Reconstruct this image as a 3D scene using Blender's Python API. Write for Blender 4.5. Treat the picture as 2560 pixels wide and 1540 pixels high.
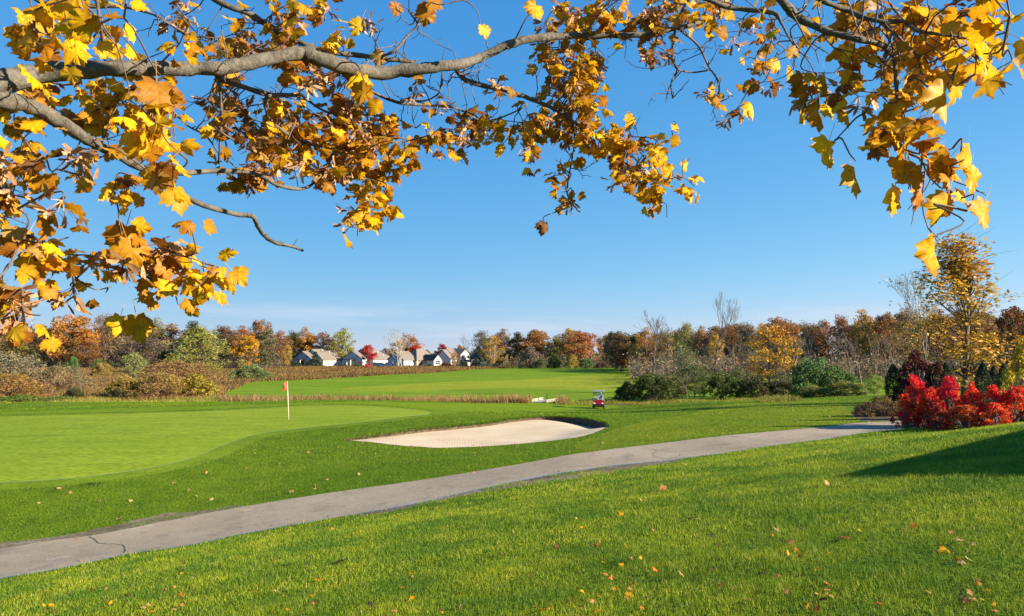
import bpy, bmesh, math, random
import numpy as np
from mathutils import Vector, Matrix
from mathutils.geometry import delaunay_2d_cdt

for o in list(bpy.data.objects):
    bpy.data.objects.remove(o)
SC = bpy.context.scene
COL = SC.collection
R = math.radians

# ------------------------------------------------------------------ camera
EYE = 6.0                       # eye height above the plain (the plain is z = 0)
FPX = 1900.0                    # focal length in photo pixels (2560 wide)
PITCH = math.atan(112 / FPX)
cam_d = bpy.data.cameras.new('camera')
cam_d.sensor_fit = 'HORIZONTAL'
cam_d.sensor_width = 36.0
cam_d.lens = 36.0 * FPX / 2560.0
cam_d.clip_start = 0.05
cam_d.clip_end = 12000
cam = bpy.data.objects.new('camera', cam_d)
COL.objects.link(cam)
cam.location = (0, 0, EYE)
cam.rotation_euler = (R(90) + PITCH, 0, 0)
SC.camera = cam

# ------------------------------------------------------------------ world, sun, exposure
SUN_EL, SUN_AZ = 22.0, 107.0    # azimuth clockwise from the viewing direction (+Y)
w = bpy.data.worlds.new('World')
SC.world = w
w.use_nodes = True
nt = w.node_tree
nt.nodes.clear()
wo = nt.nodes.new('ShaderNodeOutputWorld')
bg = nt.nodes.new('ShaderNodeBackground')
sky = nt.nodes.new('ShaderNodeTexSky')
sky.sky_type = 'NISHITA'
sky.sun_disc = False
sky.sun_elevation = R(SUN_EL)
sky.sun_rotation = R(-SUN_AZ)
sky.altitude = 250
sky.air_density = 1.0
sky.dust_density = 0.0
sky.ozone_density = 5.0
bg.inputs['Strength'].default_value = 0.05
# thin, low cirrus streaks near the horizon, all round
tc = nt.nodes.new('ShaderNodeTexCoord')
mp = nt.nodes.new('ShaderNodeMapping')
mp.inputs['Scale'].default_value = (2.2, 2.2, 26.0)
nz = nt.nodes.new('ShaderNodeTexNoise')
nz.inputs['Scale'].default_value = 1.6
nz.inputs['Detail'].default_value = 6
nz.inputs['Roughness'].default_value = 0.55
rp = nt.nodes.new('ShaderNodeValToRGB')
rp.color_ramp.elements[0].position = 0.50
rp.color_ramp.elements[1].position = 0.74
sx = nt.nodes.new('ShaderNodeSeparateXYZ')
rz = nt.nodes.new('ShaderNodeMapRange')
rz.inputs['From Min'].default_value = 0.045
rz.inputs['From Max'].default_value = 0.075
rz.inputs['To Min'].default_value = 0.85
rz.inputs['To Max'].default_value = 0.0
mu = nt.nodes.new('ShaderNodeMath'); mu.operation = 'MULTIPLY'
mx = nt.nodes.new('ShaderNodeMix'); mx.data_type = 'RGBA'
mx.inputs['B'].default_value = (4.1, 4.7, 5.7, 1)
L = nt.links.new
L(tc.outputs['Generated'], mp.inputs['Vector']); L(mp.outputs['Vector'], nz.inputs['Vector'])
L(nz.outputs['Fac'], rp.inputs['Fac']); L(tc.outputs['Generated'], sx.inputs['Vector'])
L(sx.outputs['Z'], rz.inputs['Value']); L(rp.outputs['Color'], mu.inputs[0]); L(rz.outputs['Result'], mu.inputs[1])
# colour of this clear autumn sky: deeper blue than the plain model, the same all round
kk = 0.05 * 2 ** 1.35
sc1 = nt.nodes.new('ShaderNodeVectorMath'); sc1.operation = 'SCALE'; sc1.inputs['Scale'].default_value = kk
L(sky.outputs['Color'], sc1.inputs[0])
sp = nt.nodes.new('ShaderNodeSeparateXYZ'); cb = nt.nodes.new('ShaderNodeCombineXYZ')
L(sc1.outputs[0], sp.inputs[0])
for i, (g_, a_) in enumerate(((1.08, 0.93), (0.58, 0.83), (0.30, 0.98))):
    pw = nt.nodes.new('ShaderNodeMath'); pw.operation = 'POWER'; pw.inputs[1].default_value = g_
    ml = nt.nodes.new('ShaderNodeMath'); ml.operation = 'MULTIPLY'; ml.inputs[1].default_value = a_ / (0.05 * 2 ** 1.7)
    L(sp.outputs[i], pw.inputs[0]); L(pw.outputs[0], ml.inputs[0]); L(ml.outputs[0], cb.inputs[i])
L(mu.outputs[0], mx.inputs['Factor']); L(cb.outputs[0], mx.inputs['A'])
L(mx.outputs['Result'], bg.inputs['Color']); L(bg.outputs['Background'], wo.inputs['Surface'])

sl = bpy.data.lights.new('sun', 'SUN')
sl.energy = 5.0
sl.angle = R(0.53)
sl.color = (1.0, 0.85, 0.63)
sun = bpy.data.objects.new('sun', sl)
COL.objects.link(sun)
SUNV = Vector((math.sin(R(SUN_AZ)) * math.cos(R(SUN_EL)), math.cos(R(SUN_AZ)) * math.cos(R(SUN_EL)), math.sin(R(SUN_EL))))
sun.rotation_euler = SUNV.to_track_quat('Z', 'Y').to_euler()
sun.location = (40, -20, 40)

SC.view_settings.view_transform = 'Standard'
SC.view_settings.look = 'None'
SC.view_settings.gamma = 1.0
SC.view_settings.use_curve_mapping = False
SC.view_settings.exposure = 1.7
SC.render.engine = 'CYCLES'
SC.cycles.max_bounces = 6
SC.cycles.diffuse_bounces = 3
SC.cycles.transmission_bounces = 4
SC.cycles.transparent_max_bounces = 8
SC.cycles.use_denoising = True

# ------------------------------------------------------------------ helpers
RNG = np.random.default_rng(7)
random.seed(5)

def ray(px, py):
    """direction per unit of forward distance Y for a photo pixel"""
    u = (np.asarray(px, float) - 1280) / FPX
    v = (770 - np.asarray(py, float)) / FPX
    dy = math.cos(PITCH) - v * math.sin(PITCH)
    dz = math.sin(PITCH) + v * math.cos(PITCH)
    return u / dy, dz / dy

def pt(px, py, Y):
    x, z = ray(px, py)
    return Vector((float(x) * Y, Y, EYE + float(z) * Y))

def tag(o, label=None, cat=None, group=None, kind=None):
    if label: o['label'] = label
    if cat: o['category'] = cat
    if group: o['group'] = group
    if kind: o['kind'] = kind
    return o

def empty(name, loc=(0, 0, 0), rz=0.0):
    o = bpy.data.objects.new(name, None)
    o.empty_display_size = 0.2
    COL.objects.link(o)
    o.location = loc
    o.rotation_euler = (0, 0, rz)
    return o

def link(name, me, parent=None, mat=None):
    o = bpy.data.objects.new(name, me)
    COL.objects.link(o)
    if parent is not None: o.parent = parent
    if mat is not None and not me.materials: me.materials.append(mat)
    return o

def fast_mesh(name, V, F, smooth=False, face_attr=None, point_attr=None):
    """V (n,3), F (m,k) of constant k; attributes: dict name -> array"""
    V = np.asarray(V, np.float32); F = np.asarray(F, np.int32)
    me = bpy.data.meshes.new(name)
    k = F.shape[1]
    me.vertices.add(len(V)); me.vertices.foreach_set('co', V.ravel())
    me.loops.add(F.size); me.loops.foreach_set('vertex_index', F.ravel())
    me.polygons.add(len(F))
    me.polygons.foreach_set('loop_start', np.arange(0, F.size, k, dtype=np.int32))
    me.polygons.foreach_set('loop_total', np.full(len(F), k, np.int32))
    if smooth: me.polygons.foreach_set('use_smooth', np.ones(len(F), bool))
    for d, dom in ((face_attr, 'FACE'), (point_attr, 'POINT')):
        for n, a in (d or {}).items():
            a = np.asarray(a, np.float32)
            if a.ndim == 1:
                at = me.attributes.new(n, 'FLOAT', dom); at.data.foreach_set('value', a)
            elif a.shape[1] == 3:
                at = me.attributes.new(n, 'FLOAT_VECTOR', dom); at.data.foreach_set('vector', a.ravel())
            else:
                at = me.attributes.new(n, 'FLOAT_COLOR', dom); at.data.foreach_set('color', a.ravel())
    me.update(calc_edges=True)
    me.validate()
    return me

class MB:
    """collects shapes for one mesh"""
    def __init__(s): s.v = []; s.f = []
    def add(s, vs, fs):
        b = len(s.v); s.v += [tuple(v) for v in vs]; s.f += [tuple(i + b for i in f) for f in fs]; return s
    def box(s, a, b, rz=0.0, c=None):
        (x0, y0, z0), (x1, y1, z1) = a, b
        vs = [Vector(p) for p in ((x0,y0,z0),(x1,y0,z0),(x1,y1,z0),(x0,y1,z0),(x0,y0,z1),(x1,y0,z1),(x1,y1,z1),(x0,y1,z1))]
        if rz:
            c = Vector(c) if c else Vector(((x0+x1)/2, (y0+y1)/2, 0)); M = Matrix.Rotation(rz, 3, 'Z')
            vs = [M @ (v - c) + c for v in vs]
        return s.add(vs, [(0,3,2,1),(4,5,6,7),(0,1,5,4),(1,2,6,5),(2,3,7,6),(3,0,4,7)])
    def tube(s, pts, rad, n=6, cap=True):
        pts = [Vector(p) for p in pts]
        if not hasattr(rad, '__len__'): rad = [rad] * len(pts)
        m = len(pts); vs = []; fs = []
        t0 = (pts[1] - pts[0]).normalized()
        ref = Vector((0, 0, 1)) if abs(t0.z) < 0.9 else Vector((1, 0, 0))
        nrm = t0.cross(ref).normalized()
        for i, p in enumerate(pts):
            t = (pts[min(i + 1, m - 1)] - pts[max(i - 1, 0)]).normalized()
            nrm = (nrm - t * nrm.dot(t))
            nrm = nrm.normalized() if nrm.length > 1e-6 else t.orthogonal().normalized()
            b = t.cross(nrm)
            for k in range(n):
                a = 2 * math.pi * k / n
                vs.append(p + (nrm * math.cos(a) + b * math.sin(a)) * rad[i])
        for i in range(m - 1):
            for k in range(n):
                k2 = (k + 1) % n
                fs.append((i*n+k, i*n+k2, (i+1)*n+k2, (i+1)*n+k))
        if cap:
            fs.append(tuple(range(n))[::-1]); fs.append(tuple((m-1)*n + k for k in range(n)))
        return s.add(vs, fs)
    def prism(s, poly, d):
        """poly: list of 3d points, extruded by vector d"""
        n = len(poly); d = Vector(d); p = [Vector(q) for q in poly]
        vs = p + [q + d for q in p]
        fs = [tuple(range(n))[::-1], tuple(range(n, 2*n))] + [(i, (i+1) % n, n + (i+1) % n, n + i) for i in range(n)]
        return s.add(vs, fs)
    def mesh(s, name, mat=None, smooth=False, fix=True):
        me = bpy.data.meshes.new(name)
        me.from_pydata(s.v, [], s.f)
        if fix:
            bm = bmesh.new(); bm.from_mesh(me); bmesh.ops.recalc_face_normals(bm, faces=bm.faces); bm.to_mesh(me); bm.free()
        if smooth: me.polygons.foreach_set('use_smooth', [True] * len(me.polygons))
        if mat: me.materials.append(mat)
        me.update()
        return me
    def build(s, name, mat, parent=None, smooth=False, fix=True):
        return link(name, s.mesh(name, mat, smooth, fix), parent)

# ------------------------------------------------------------------ materials
def new_mat(name):
    m = bpy.data.materials.new(name); m.use_nodes = True
    m.node_tree.nodes.clear()
    return m, m.node_tree.nodes, m.node_tree.links.new

def N(ns, t, **kw):
    n = ns.new(t)
    for k, v in kw.items():
        if k in n.inputs: n.inputs[k].default_value = v
        else: setattr(n, k, v)
    return n

def c4(c): return (c[0], c[1], c[2], 1.0)

def mat_simple(name, col, rough=0.6, metal=0.0, var=0.12, scale=8.0, bump=0.0, spec=0.5, col2=None, coords='Object'):
    """principled with procedural noise variation and optional bump"""
    m, ns, L = new_mat(name)
    out = N(ns, 'ShaderNodeOutputMaterial'); p = N(ns, 'ShaderNodeBsdfPrincipled')
    p.inputs['Roughness'].default_value = rough; p.inputs['Metallic'].default_value = metal
    p.inputs['Specular IOR Level'].default_value = spec
    t = N(ns, 'ShaderNodeTexCoord'); n = N(ns, 'ShaderNodeTexNoise', Scale=scale, Detail=5.0)
    r = N(ns, 'ShaderNodeValToRGB')
    a = [max(0, c * (1 - var)) for c in col]; b = [min(1, c * (1 + var)) for c in (col2 or col)]
    r.color_ramp.elements[0].position = 0.35; r.color_ramp.elements[1].position = 0.65
    r.color_ramp.elements[0].color = c4(a); r.color_ramp.elements[1].color = c4(b)
    L(t.outputs[coords], n.inputs['Vector']); L(n.outputs['Fac'], r.inputs['Fac']); L(r.outputs['Color'], p.inputs['Base Color'])
    if bump:
        bp = N(ns, 'ShaderNodeBump', Strength=bump, Distance=0.02); L(n.outputs['Fac'], bp.inputs['Height']); L(bp.outputs['Normal'], p.inputs['Normal'])
    L(p.outputs[0], out.inputs['Surface'])
    return m

def noise_mix(ns, L, pos, scale, lo, hi, a, b, detail=4.0, rough=0.55):
    n = N(ns, 'ShaderNodeTexNoise', Scale=scale, Detail=detail, Roughness=rough)
    L(pos, n.inputs['Vector'])
    mr = N(ns, 'ShaderNodeMapRange'); mr.inputs['From Min'].default_value = lo; mr.inputs['From Max'].default_value = hi
    L(n.outputs['Fac'], mr.inputs['Value'])
    x = N(ns, 'ShaderNodeMix', data_type='RGBA')
    L(mr.outputs[0], x.inputs['Factor'])
    for s, v in (('A', a), ('B', b)):
        if isinstance(v, tuple): x.inputs[s].default_value = c4(v)
        else: L(v, x.inputs[s])
    return x.outputs['Result']

def mat_turf(name, dark, mid, light, s1=0.25, s2=2.5, s3=30.0, rough=0.75, bump=0.35, bdist=0.05, stretch=(1, 1, 1), sheen=0.0):
    """mown or rough grass seen as a surface: patches, streaks, fine grain"""
    m, ns, L = new_mat(name)
    out = N(ns, 'ShaderNodeOutputMaterial'); p = N(ns, 'ShaderNodeBsdfPrincipled', Roughness=rough)
    p.inputs['Specular IOR Level'].default_value = 0.02
    g = N(ns, 'ShaderNodeNewGeometry')
    mp = N(ns, 'ShaderNodeMapping'); mp.inputs['Scale'].default_value = stretch
    L(g.outputs['Position'], mp.inputs['Vector']); pos = mp.outputs['Vector']
    c = noise_mix(ns, L, pos, s1, 0.35, 0.65, mid, light)
    c = noise_mix(ns, L, pos, s2, 0.42, 0.75, c, dark, 5.0, 0.6)
    x = N(ns, 'ShaderNodeMix', data_type='RGBA', blend_type='MULTIPLY'); x.inputs['Factor'].default_value = 1.0
    fine = N(ns, 'ShaderNodeTexNoise', Scale=s3, Detail=3.0)
    L(pos, fine.inputs['Vector'])
    rr = N(ns, 'ShaderNodeValToRGB'); rr.color_ramp.elements[0].color = (0.62, 0.62, 0.62, 1); rr.color_ramp.elements[1].color = (1.35, 1.32, 1.2, 1)
    rr.color_ramp.elements[0].position = 0.3; rr.color_ramp.elements[1].position = 0.7
    L(fine.outputs['Fac'], rr.inputs['Fac']); L(c, x.inputs['A']); L(rr.outputs['Color'], x.inputs['B'])
    L(x.outputs['Result'], p.inputs['Base Color'])
    bp = N(ns, 'ShaderNodeBump', Strength=bump, Distance=bdist); L(fine.outputs['Fac'], bp.inputs['Height']); L(bp.outputs['Normal'], p.inputs['Normal'])
    L(p.outputs[0], out.inputs['Surface'])
    return m

def mat_blade(name, ramp, transl=0.35, s1=0.35, tint=None, rough=0.5):
    """grass blades: per-blade random colour, big patches by place, translucency"""
    m, ns, L = new_mat(name)
    out = N(ns, 'ShaderNodeOutputMaterial')
    at = N(ns, 'ShaderNodeAttribute', attribute_name='rnd')
    rp = N(ns, 'ShaderNodeValToRGB')
    el = rp.color_ramp.elements
    while len(el) < len(ramp): el.new(0.5)
    for e, (pos, col) in zip(el, ramp): e.position = pos; e.color = c4(col)
    L(at.outputs['Fac'], rp.inputs['Fac'])
    c = rp.outputs['Color']
    g = N(ns, 'ShaderNodeNewGeometry')
    if tint:
        x = N(ns, 'ShaderNodeMix', data_type='RGBA', blend_type='MULTIPLY'); x.inputs['Factor'].default_value = 1.0
        t = noise_mix(ns, L, g.outputs['Position'], s1, 0.38, 0.64, tint[0], tint[1], 4.0, 0.6)
        L(c, x.inputs['A']); L(t, x.inputs['B']); c = x.outputs['Result']
    p = N(ns, 'ShaderNodeBsdfPrincipled', Roughness=rough); p.inputs['Specular IOR Level'].default_value = 0.10
    tr = N(ns, 'ShaderNodeBsdfTranslucent')
    ms = N(ns, 'ShaderNodeMixShader'); ms.inputs[0].default_value = transl
    L(c, p.inputs['Base Color']); L(c, tr.inputs['Color']); L(p.outputs[0], ms.inputs[1]); L(tr.outputs[0], ms.inputs[2])
    L(ms.outputs[0], out.inputs['Surface'])
    return m

def mat_leaf(name, transl=0.35, rough=0.55, hue=0.04, val=0.45, spec=0.25, detail=False):
    """foliage: object colour, varied leaf by leaf through the attribute rnd"""
    m, ns, L = new_mat(name)
    out = N(ns, 'ShaderNodeOutputMaterial')
    oi = N(ns, 'ShaderNodeObjectInfo'); at = N(ns, 'ShaderNodeAttribute', attribute_name='rnd')
    a2 = N(ns, 'ShaderNodeAttribute', attribute_name='rnd2')
    hs = N(ns, 'ShaderNodeHueSaturation')
    mh = N(ns, 'ShaderNodeMapRange'); mh.inputs['To Min'].default_value = 0.5 - hue; mh.inputs['To Max'].default_value = 0.5 + hue
    mv = N(ns, 'ShaderNodeMapRange'); mv.inputs['To Min'].default_value = 1 - val; mv.inputs['To Max'].default_value = 1 + val
    L(a2.outputs['Fac'], mh.inputs['Value']); L(at.outputs['Fac'], mv.inputs['Value'])
    L(mh.outputs[0], hs.inputs['Hue']); L(mv.outputs[0], hs.inputs['Value']); L(oi.outputs['Color'], hs.inputs['Color'])
    c = hs.outputs['Color']
    p = N(ns, 'ShaderNodeBsdfPrincipled', Roughness=rough); p.inputs['Specular IOR Level'].default_value = spec
    tr = N(ns, 'ShaderNodeBsdfTranslucent'); ms = N(ns, 'ShaderNodeMixShader'); ms.inputs[0].default_value = transl
    L(c, p.inputs['Base Color']); L(c, tr.inputs['Color']); L(p.outputs[0], ms.inputs[1]); L(tr.outputs[0], ms.inputs[2])
    L(ms.outputs[0], out.inputs['Surface'])
    return m

M = {}
M['lawn'] = mat_turf('lawn_turf', (0.035, 0.075, 0.010), (0.060, 0.115, 0.012), (0.095, 0.145, 0.018), 0.35, 3.0, 40)
M['rough'] = mat_turf('rough_turf', (0.042, 0.086, 0.005), (0.068, 0.124, 0.007), (0.096, 0.154, 0.010), 0.12, 1.1, 16, bump=0.5, bdist=0.12)
M['green'] = mat_turf('green_turf', (0.122, 0.184, 0.012), (0.154, 0.224, 0.016), (0.182, 0.248, 0.022), 0.09, 0.7, 9, bump=0.12, bdist=0.03, stretch=(0.5, 1.6, 1))
M['apron'] = mat_turf('apron_turf', (0.075, 0.135, 0.004), (0.105, 0.175, 0.005), (0.135, 0.200, 0.006), 0.10, 0.8, 9, bump=0.25, bdist=0.05, stretch=(0.5, 1.6, 1))
M['fairway'] = mat_turf('fairway_turf', (0.140, 0.185, 0.012), (0.178, 0.222, 0.016), (0.208, 0.242, 0.020), 0.03, 0.14, 3, bump=0.2, bdist=0.1, stretch=(0.35, 1.5, 1))
M['farrough'] = mat_turf('far_rough_turf', (0.080, 0.145, 0.008), (0.112, 0.190, 0.011), (0.140, 0.220, 0.014), 0.04, 0.2, 3, bump=0.3, bdist=0.15, stretch=(0.5, 1.4, 1))
M['meadow'] = mat_turf('meadow_earth', (0.055, 0.040, 0.018), (0.105, 0.075, 0.030), (0.135, 0.105, 0.040), 0.05, 0.5, 5, bump=0.4, bdist=0.2)
M['mulch'] = mat_turf('bark_mulch', (0.03, 0.022, 0.015), (0.095, 0.068, 0.048), (0.18, 0.14, 0.105), 1.5, 7.0, 45, bump=0.8, bdist=0.05)
M['gravel'] = mat_turf('gravel', (0.055, 0.048, 0.028), (0.130, 0.110, 0.078), (0.230, 0.205, 0.160), 1.2, 9.0, 55, bump=0.9, bdist=0.04)

def mat_asphalt():
    m, ns, L = new_mat('asphalt')
    out = N(ns, 'ShaderNodeOutputMaterial'); p = N(ns, 'ShaderNodeBsdfPrincipled', Roughness=0.85)
    p.inputs['Specular IOR Level'].default_value = 0.08
    g = N(ns, 'ShaderNodeNewGeometry'); pos = g.outputs['Position']
    c = noise_mix(ns, L, pos, 0.35, 0.35, 0.65, (0.225, 0.190, 0.145), (0.300, 0.255, 0.196), 5.0, 0.6)
    c = noise_mix(ns, L, pos, 0.9, 0.54, 0.70, c, (0.170, 0.146, 0.122), 7.0, 0.68)
    c = noise_mix(ns, L, pos, 5.0, 0.56, 0.78, c, (0.120, 0.105, 0.090), 6.0, 0.7)
    c = noise_mix(ns, L, pos, 2.2, 0.60, 0.74, c, (0.36, 0.32, 0.265), 6.0, 0.7)
    v = N(ns, 'ShaderNodeTexNoise', Scale=70.0, Detail=2.0); L(pos, v.inputs['Vector'])
    rr = N(ns, 'ShaderNodeValToRGB'); rr.color_ramp.elements[0].color = (0.6, 0.6, 0.6, 1); rr.color_ramp.elements[1].color = (1.4, 1.38, 1.34, 1)
    rr.color_ramp.elements[0].position = 0.3; rr.color_ramp.elements[1].position = 0.7
    L(v.outputs['Fac'], rr.inputs['Fac'])
    x = N(ns, 'ShaderNodeMix', data_type='RGBA', blend_type='MULTIPLY'); x.inputs['Factor'].default_value = 1.0
    L(c, x.inputs['A']); L(rr.outputs['Color'], x.inputs['B']); L(x.outputs['Result'], p.inputs['Base Color'])
    bp = N(ns, 'ShaderNodeBump', Strength=0.5, Distance=0.01); L(v.outputs['Fac'], bp.inputs['Height']); L(bp.outputs['Normal'], p.inputs['Normal'])
    L(p.outputs[0], out.inputs['Surface'])
    return m
M['asphalt'] = mat_asphalt()

def mat_sand():
    m, ns, L = new_mat('bunker_sand')
    out = N(ns, 'ShaderNodeOutputMaterial'); p = N(ns, 'ShaderNodeBsdfPrincipled', Roughness=0.95)
    p.inputs['Specular IOR Level'].default_value = 0.1
    g = N(ns, 'ShaderNodeNewGeometry'); pos = g.outputs['Position']
    c = noise_mix(ns, L, pos, 0.5, 0.35, 0.65, (0.44, 0.355, 0.245), (0.50, 0.415, 0.30), 4.0, 0.6)
    c = noise_mix(ns, L, pos, 4.0, 0.60, 0.85, c, (0.34, 0.27, 0.19), 6.0, 0.65)
    L(c, p.inputs['Base Color'])
    # rake furrows: warped rings
    mp = N(ns, 'ShaderNodeMapping'); mp.inputs['Location'].default_value = (-2.6, -36.5, 0); mp.inputs['Scale'].default_value = (0.8, 1.1, 0)
    L(pos, mp.inputs['Vector'])
    wv = N(ns, 'ShaderNodeTexWave', wave_type='RINGS', rings_direction='SPHERICAL', Scale=3.2, Distortion=10.0, Detail=2.5)
    wv.inputs['Detail Scale'].default_value = 0.45
    L(mp.outputs['Vector'], wv.inputs['Vector'])
    f = N(ns, 'ShaderNodeTexNoise', Scale=14.0, Detail=5.0); L(pos, f.inputs['Vector'])
    ad = N(ns, 'ShaderNodeMath', operation='ADD'); L(wv.outputs['Fac'], ad.inputs[0]); L(f.outputs['Fac'], ad.inputs[1])
    bp = N(ns, 'ShaderNodeBump', Strength=0.40, Distance=0.020); L(ad.outputs[0], bp.inputs['Height']); L(bp.outputs['Normal'], p.inputs['Normal'])
    L(p.outputs[0], out.inputs['Surface'])
    return m
M['sand'] = mat_sand()
M['soil'] = mat_simple('bunker_soil', (0.07, 0.05, 0.03), 0.95, var=0.5, scale=6, bump=0.6)
M['crack'] = mat_simple('crack_dirt', (0.035, 0.04, 0.02), 0.95, var=0.4, scale=20)

# ------------------------------------------------------------------ terrain: thin plate spline through surveyed points
def drop_pt(px, py, D):
    x, z = ray(px, py); Y = D / -float(z)
    return (float(x) * Y, Y, -D)

PL = lambda x, y: (x, y, -(1.6 + 0.088 * y - 0.133 * x))
CP = [PL(*q) for q in ((0, 0), (-7, 0), (6, 0), (0, 5), (5, 5), (-6, 6), (0, 9), (5, 9), (8, 9), (-8, 10), (-3, 13), (0, 13), (5, 13), (9, 13), (1, 16.5), (6.5, 16), (10.5, 16), (14, 16), (-6, 14.5))]
CP += [drop_pt(*q) for q in (
    (0, 1447, 3.97), (0, 1374, 4.05), (-300, 1440, 4.25), (311, 1387, 3.93), (415, 1304, 3.95), (623, 1333, 3.85), (778, 1304, 3.72), (830, 1232, 3.68), (1038, 1260, 3.5),
    (1038, 1203, 3.5), (1280, 1206, 3.3), (1280, 1164, 3.3), (1436, 1136, 3.15), (1529, 1165, 3.17), (1799, 1134, 2.98), (1799, 1091, 2.93),
    (2058, 1098, 2.85), (1955, 1077, 2.82), (2142, 1058, 2.75), (2250, 1068, 2.72), (2310, 1052, 2.68),
    # bank between path and green
    (0, 1280, 4.0), (300, 1250, 3.92), (600, 1190, 3.8), (800, 1150, 3.8), (1000, 1150, 3.62), (1280, 1140, 3.45),
    # putting green
    (0, 1206, 3.72), (311, 1180, 3.7), (493, 1141, 3.66), (649, 1084, 3.62), (0, 1120, 3.62), (300, 1100, 3.6), (500, 1060, 3.6), (722, 1050, 3.6), (300, 1040, 3.62), (908, 1055, 3.5),
    (650, 1023, 3.55), (900, 1028, 3.55), (1060, 1030, 3.7), (0, 1042, 3.7), (-300, 1120, 3.8), (-300, 1045, 3.9),
    (0, 1012, 4.5), (300, 1009, 4.5), (620, 1005, 4.5), (830, 1000, 4.6), (1060, 1003, 5.0),
    # round the bunker
    (865, 1098, 3.72), (980, 1112, 3.68), (1100, 1121, 3.62), (1300, 1111, 3.52), (1460, 1090, 3.40), (1560, 1062, 3.35), (1527, 1056, 3.45),
    (1400, 1040, 3.62), (1290, 1044, 3.62), (1130, 1064, 3.58), (960, 1084, 3.60), (1200, 1028, 4.3), (1350, 1027, 5.2), (1497, 1031, 5.0), (1620, 1040, 3.75),
    (1280, 1004, 5.7), (1497, 1022, 5.9), (1497, 1006, 6.0), (1640, 1030, 4.5), (1700, 1008, 5.0), (1800, 1003, 5.4), (1850, 1060, 2.95), (1900, 1048, 3.05),
    (2100, 1040, 2.9), (2100, 1015, 3.4), (1950, 1001, 4.8), (2200, 1000, 3.9), (2200, 988, 4.4), (2080, 985, 5.2))]
CP += [(x, y, -D) for x, y, D in ((14, 27, 2.7), (18, 27, 2.62), (22, 32, 2.65), (20, 36, 2.8), (28, 28, 2.5), (30, 45, 3.3), (40, 30, 2.7), (45, 60, 4.5), (60, 40, 4), (60, 90, 6), (45, 92, 6),
    (25, 90, 5.9), (10, 92, 6), (-10, 90, 6), (-30, 90, 6), (-55, 90, 6), (-80, 90, 6), (-45, 60, 4.9), (-35, 40, 4.2), (-30, 22, 4.5), (-60, 40, 5.2), (-80, 60, 6),
    (-20, 8, 4.1), (-30, 0, 4.2), (-12, -10, 2.6), (0, -12, 1.3), (15, -5, 1.2), (20, 8, 1.55), (20, 16, 1.9), (30, 8, 1.6), (35, 18, 2.2), (0, -40, 1.4), (35, -35, 1.3), (-40, -40, 4.5), (60, 0, 2), (80, 60, 6), (90, -30, 3), (-80, 0, 6), (-80, -60, 6), (30, -90, 2), (-40, -90, 5), (80, -90, 4))]
CP = np.array(CP)
def _k(r2): return np.where(r2 > 1e-9, 0.5 * r2 * np.log(np.maximum(r2, 1e-9)), 0.0)
_n = len(CP)
_A = np.zeros((_n + 3, _n + 3))
_A[:_n, :_n] = _k(((CP[:, None, :2] - CP[None, :, :2]) ** 2).sum(-1)) + np.eye(_n) * 2.0
_A[:_n, _n] = 1; _A[:_n, _n+1:] = CP[:, :2]; _A[_n:, :_n] = _A[:_n, _n:].T
_W = np.linalg.solve(_A, np.concatenate([CP[:, 2], np.zeros(3)]))

def sstep(a, b, x):
    t = np.clip((x - a) / (b - a), 0, 1); return t * t * (3 - 2 * t)

def ground(x, y):
    """height of the ground (world z) at plan points"""
    x = np.atleast_1d(np.asarray(x, float)); y = np.atleast_1d(np.asarray(y, float))
    out = np.empty(len(x))
    for i in range(0, len(x), 20000):
        xs, ys = x[i:i+20000], y[i:i+20000]
        r2 = (xs[:, None] - CP[None, :, 0]) ** 2 + (ys[:, None] - CP[None, :, 1]) ** 2
        out[i:i+20000] = _k(r2) @ _W[:_n] + _W[_n] + _W[_n+1] * xs + _W[_n+2] * ys
    far = np.maximum(sstep(84, 100, y), np.maximum(sstep(62, 90, np.abs(x)), sstep(70, 100, -y)))
    z = EYE + out * (1 - far) + (-6.0) * far
    z += far * (0.22 * np.sin(x * 0.045 + 1.0) * np.sin(y * 0.031) + 0.10 * np.sin(x * 0.13 + y * 0.06))
    return np.maximum(z, -0.6)

def gz(x, y): return float(ground([x], [y])[0])

_YS = np.geomspace(3.0, 900, 700)
def hit(px, py):
    """plan point where the photo pixel's ray meets the ground"""
    x, z = ray(px, py); x = float(x); z = float(z)
    h = EYE + z * _YS - ground(x * _YS, _YS)
    k = np.argmax(h < 0)
    if h[k] >= 0: k = len(_YS) - 1
    a, b = _YS[max(k-1, 0)], _YS[k]
    for _ in range(18):
        m = (a + b) / 2
        if EYE + z * m - gz(x * m, m) < 0: b = m
        else: a = m
    return (x * b, b)

def outline(pxs, step=0.4, jit=0.0, seed=1, closed=True):
    """pixel outline -> smooth plan polygon (Catmull-Rom), resampled"""
    P = np.array([hit(*q) if len(q) == 2 else q[:2] for q in pxs])
    return smooth_poly(P, step, jit, seed, closed)

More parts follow.
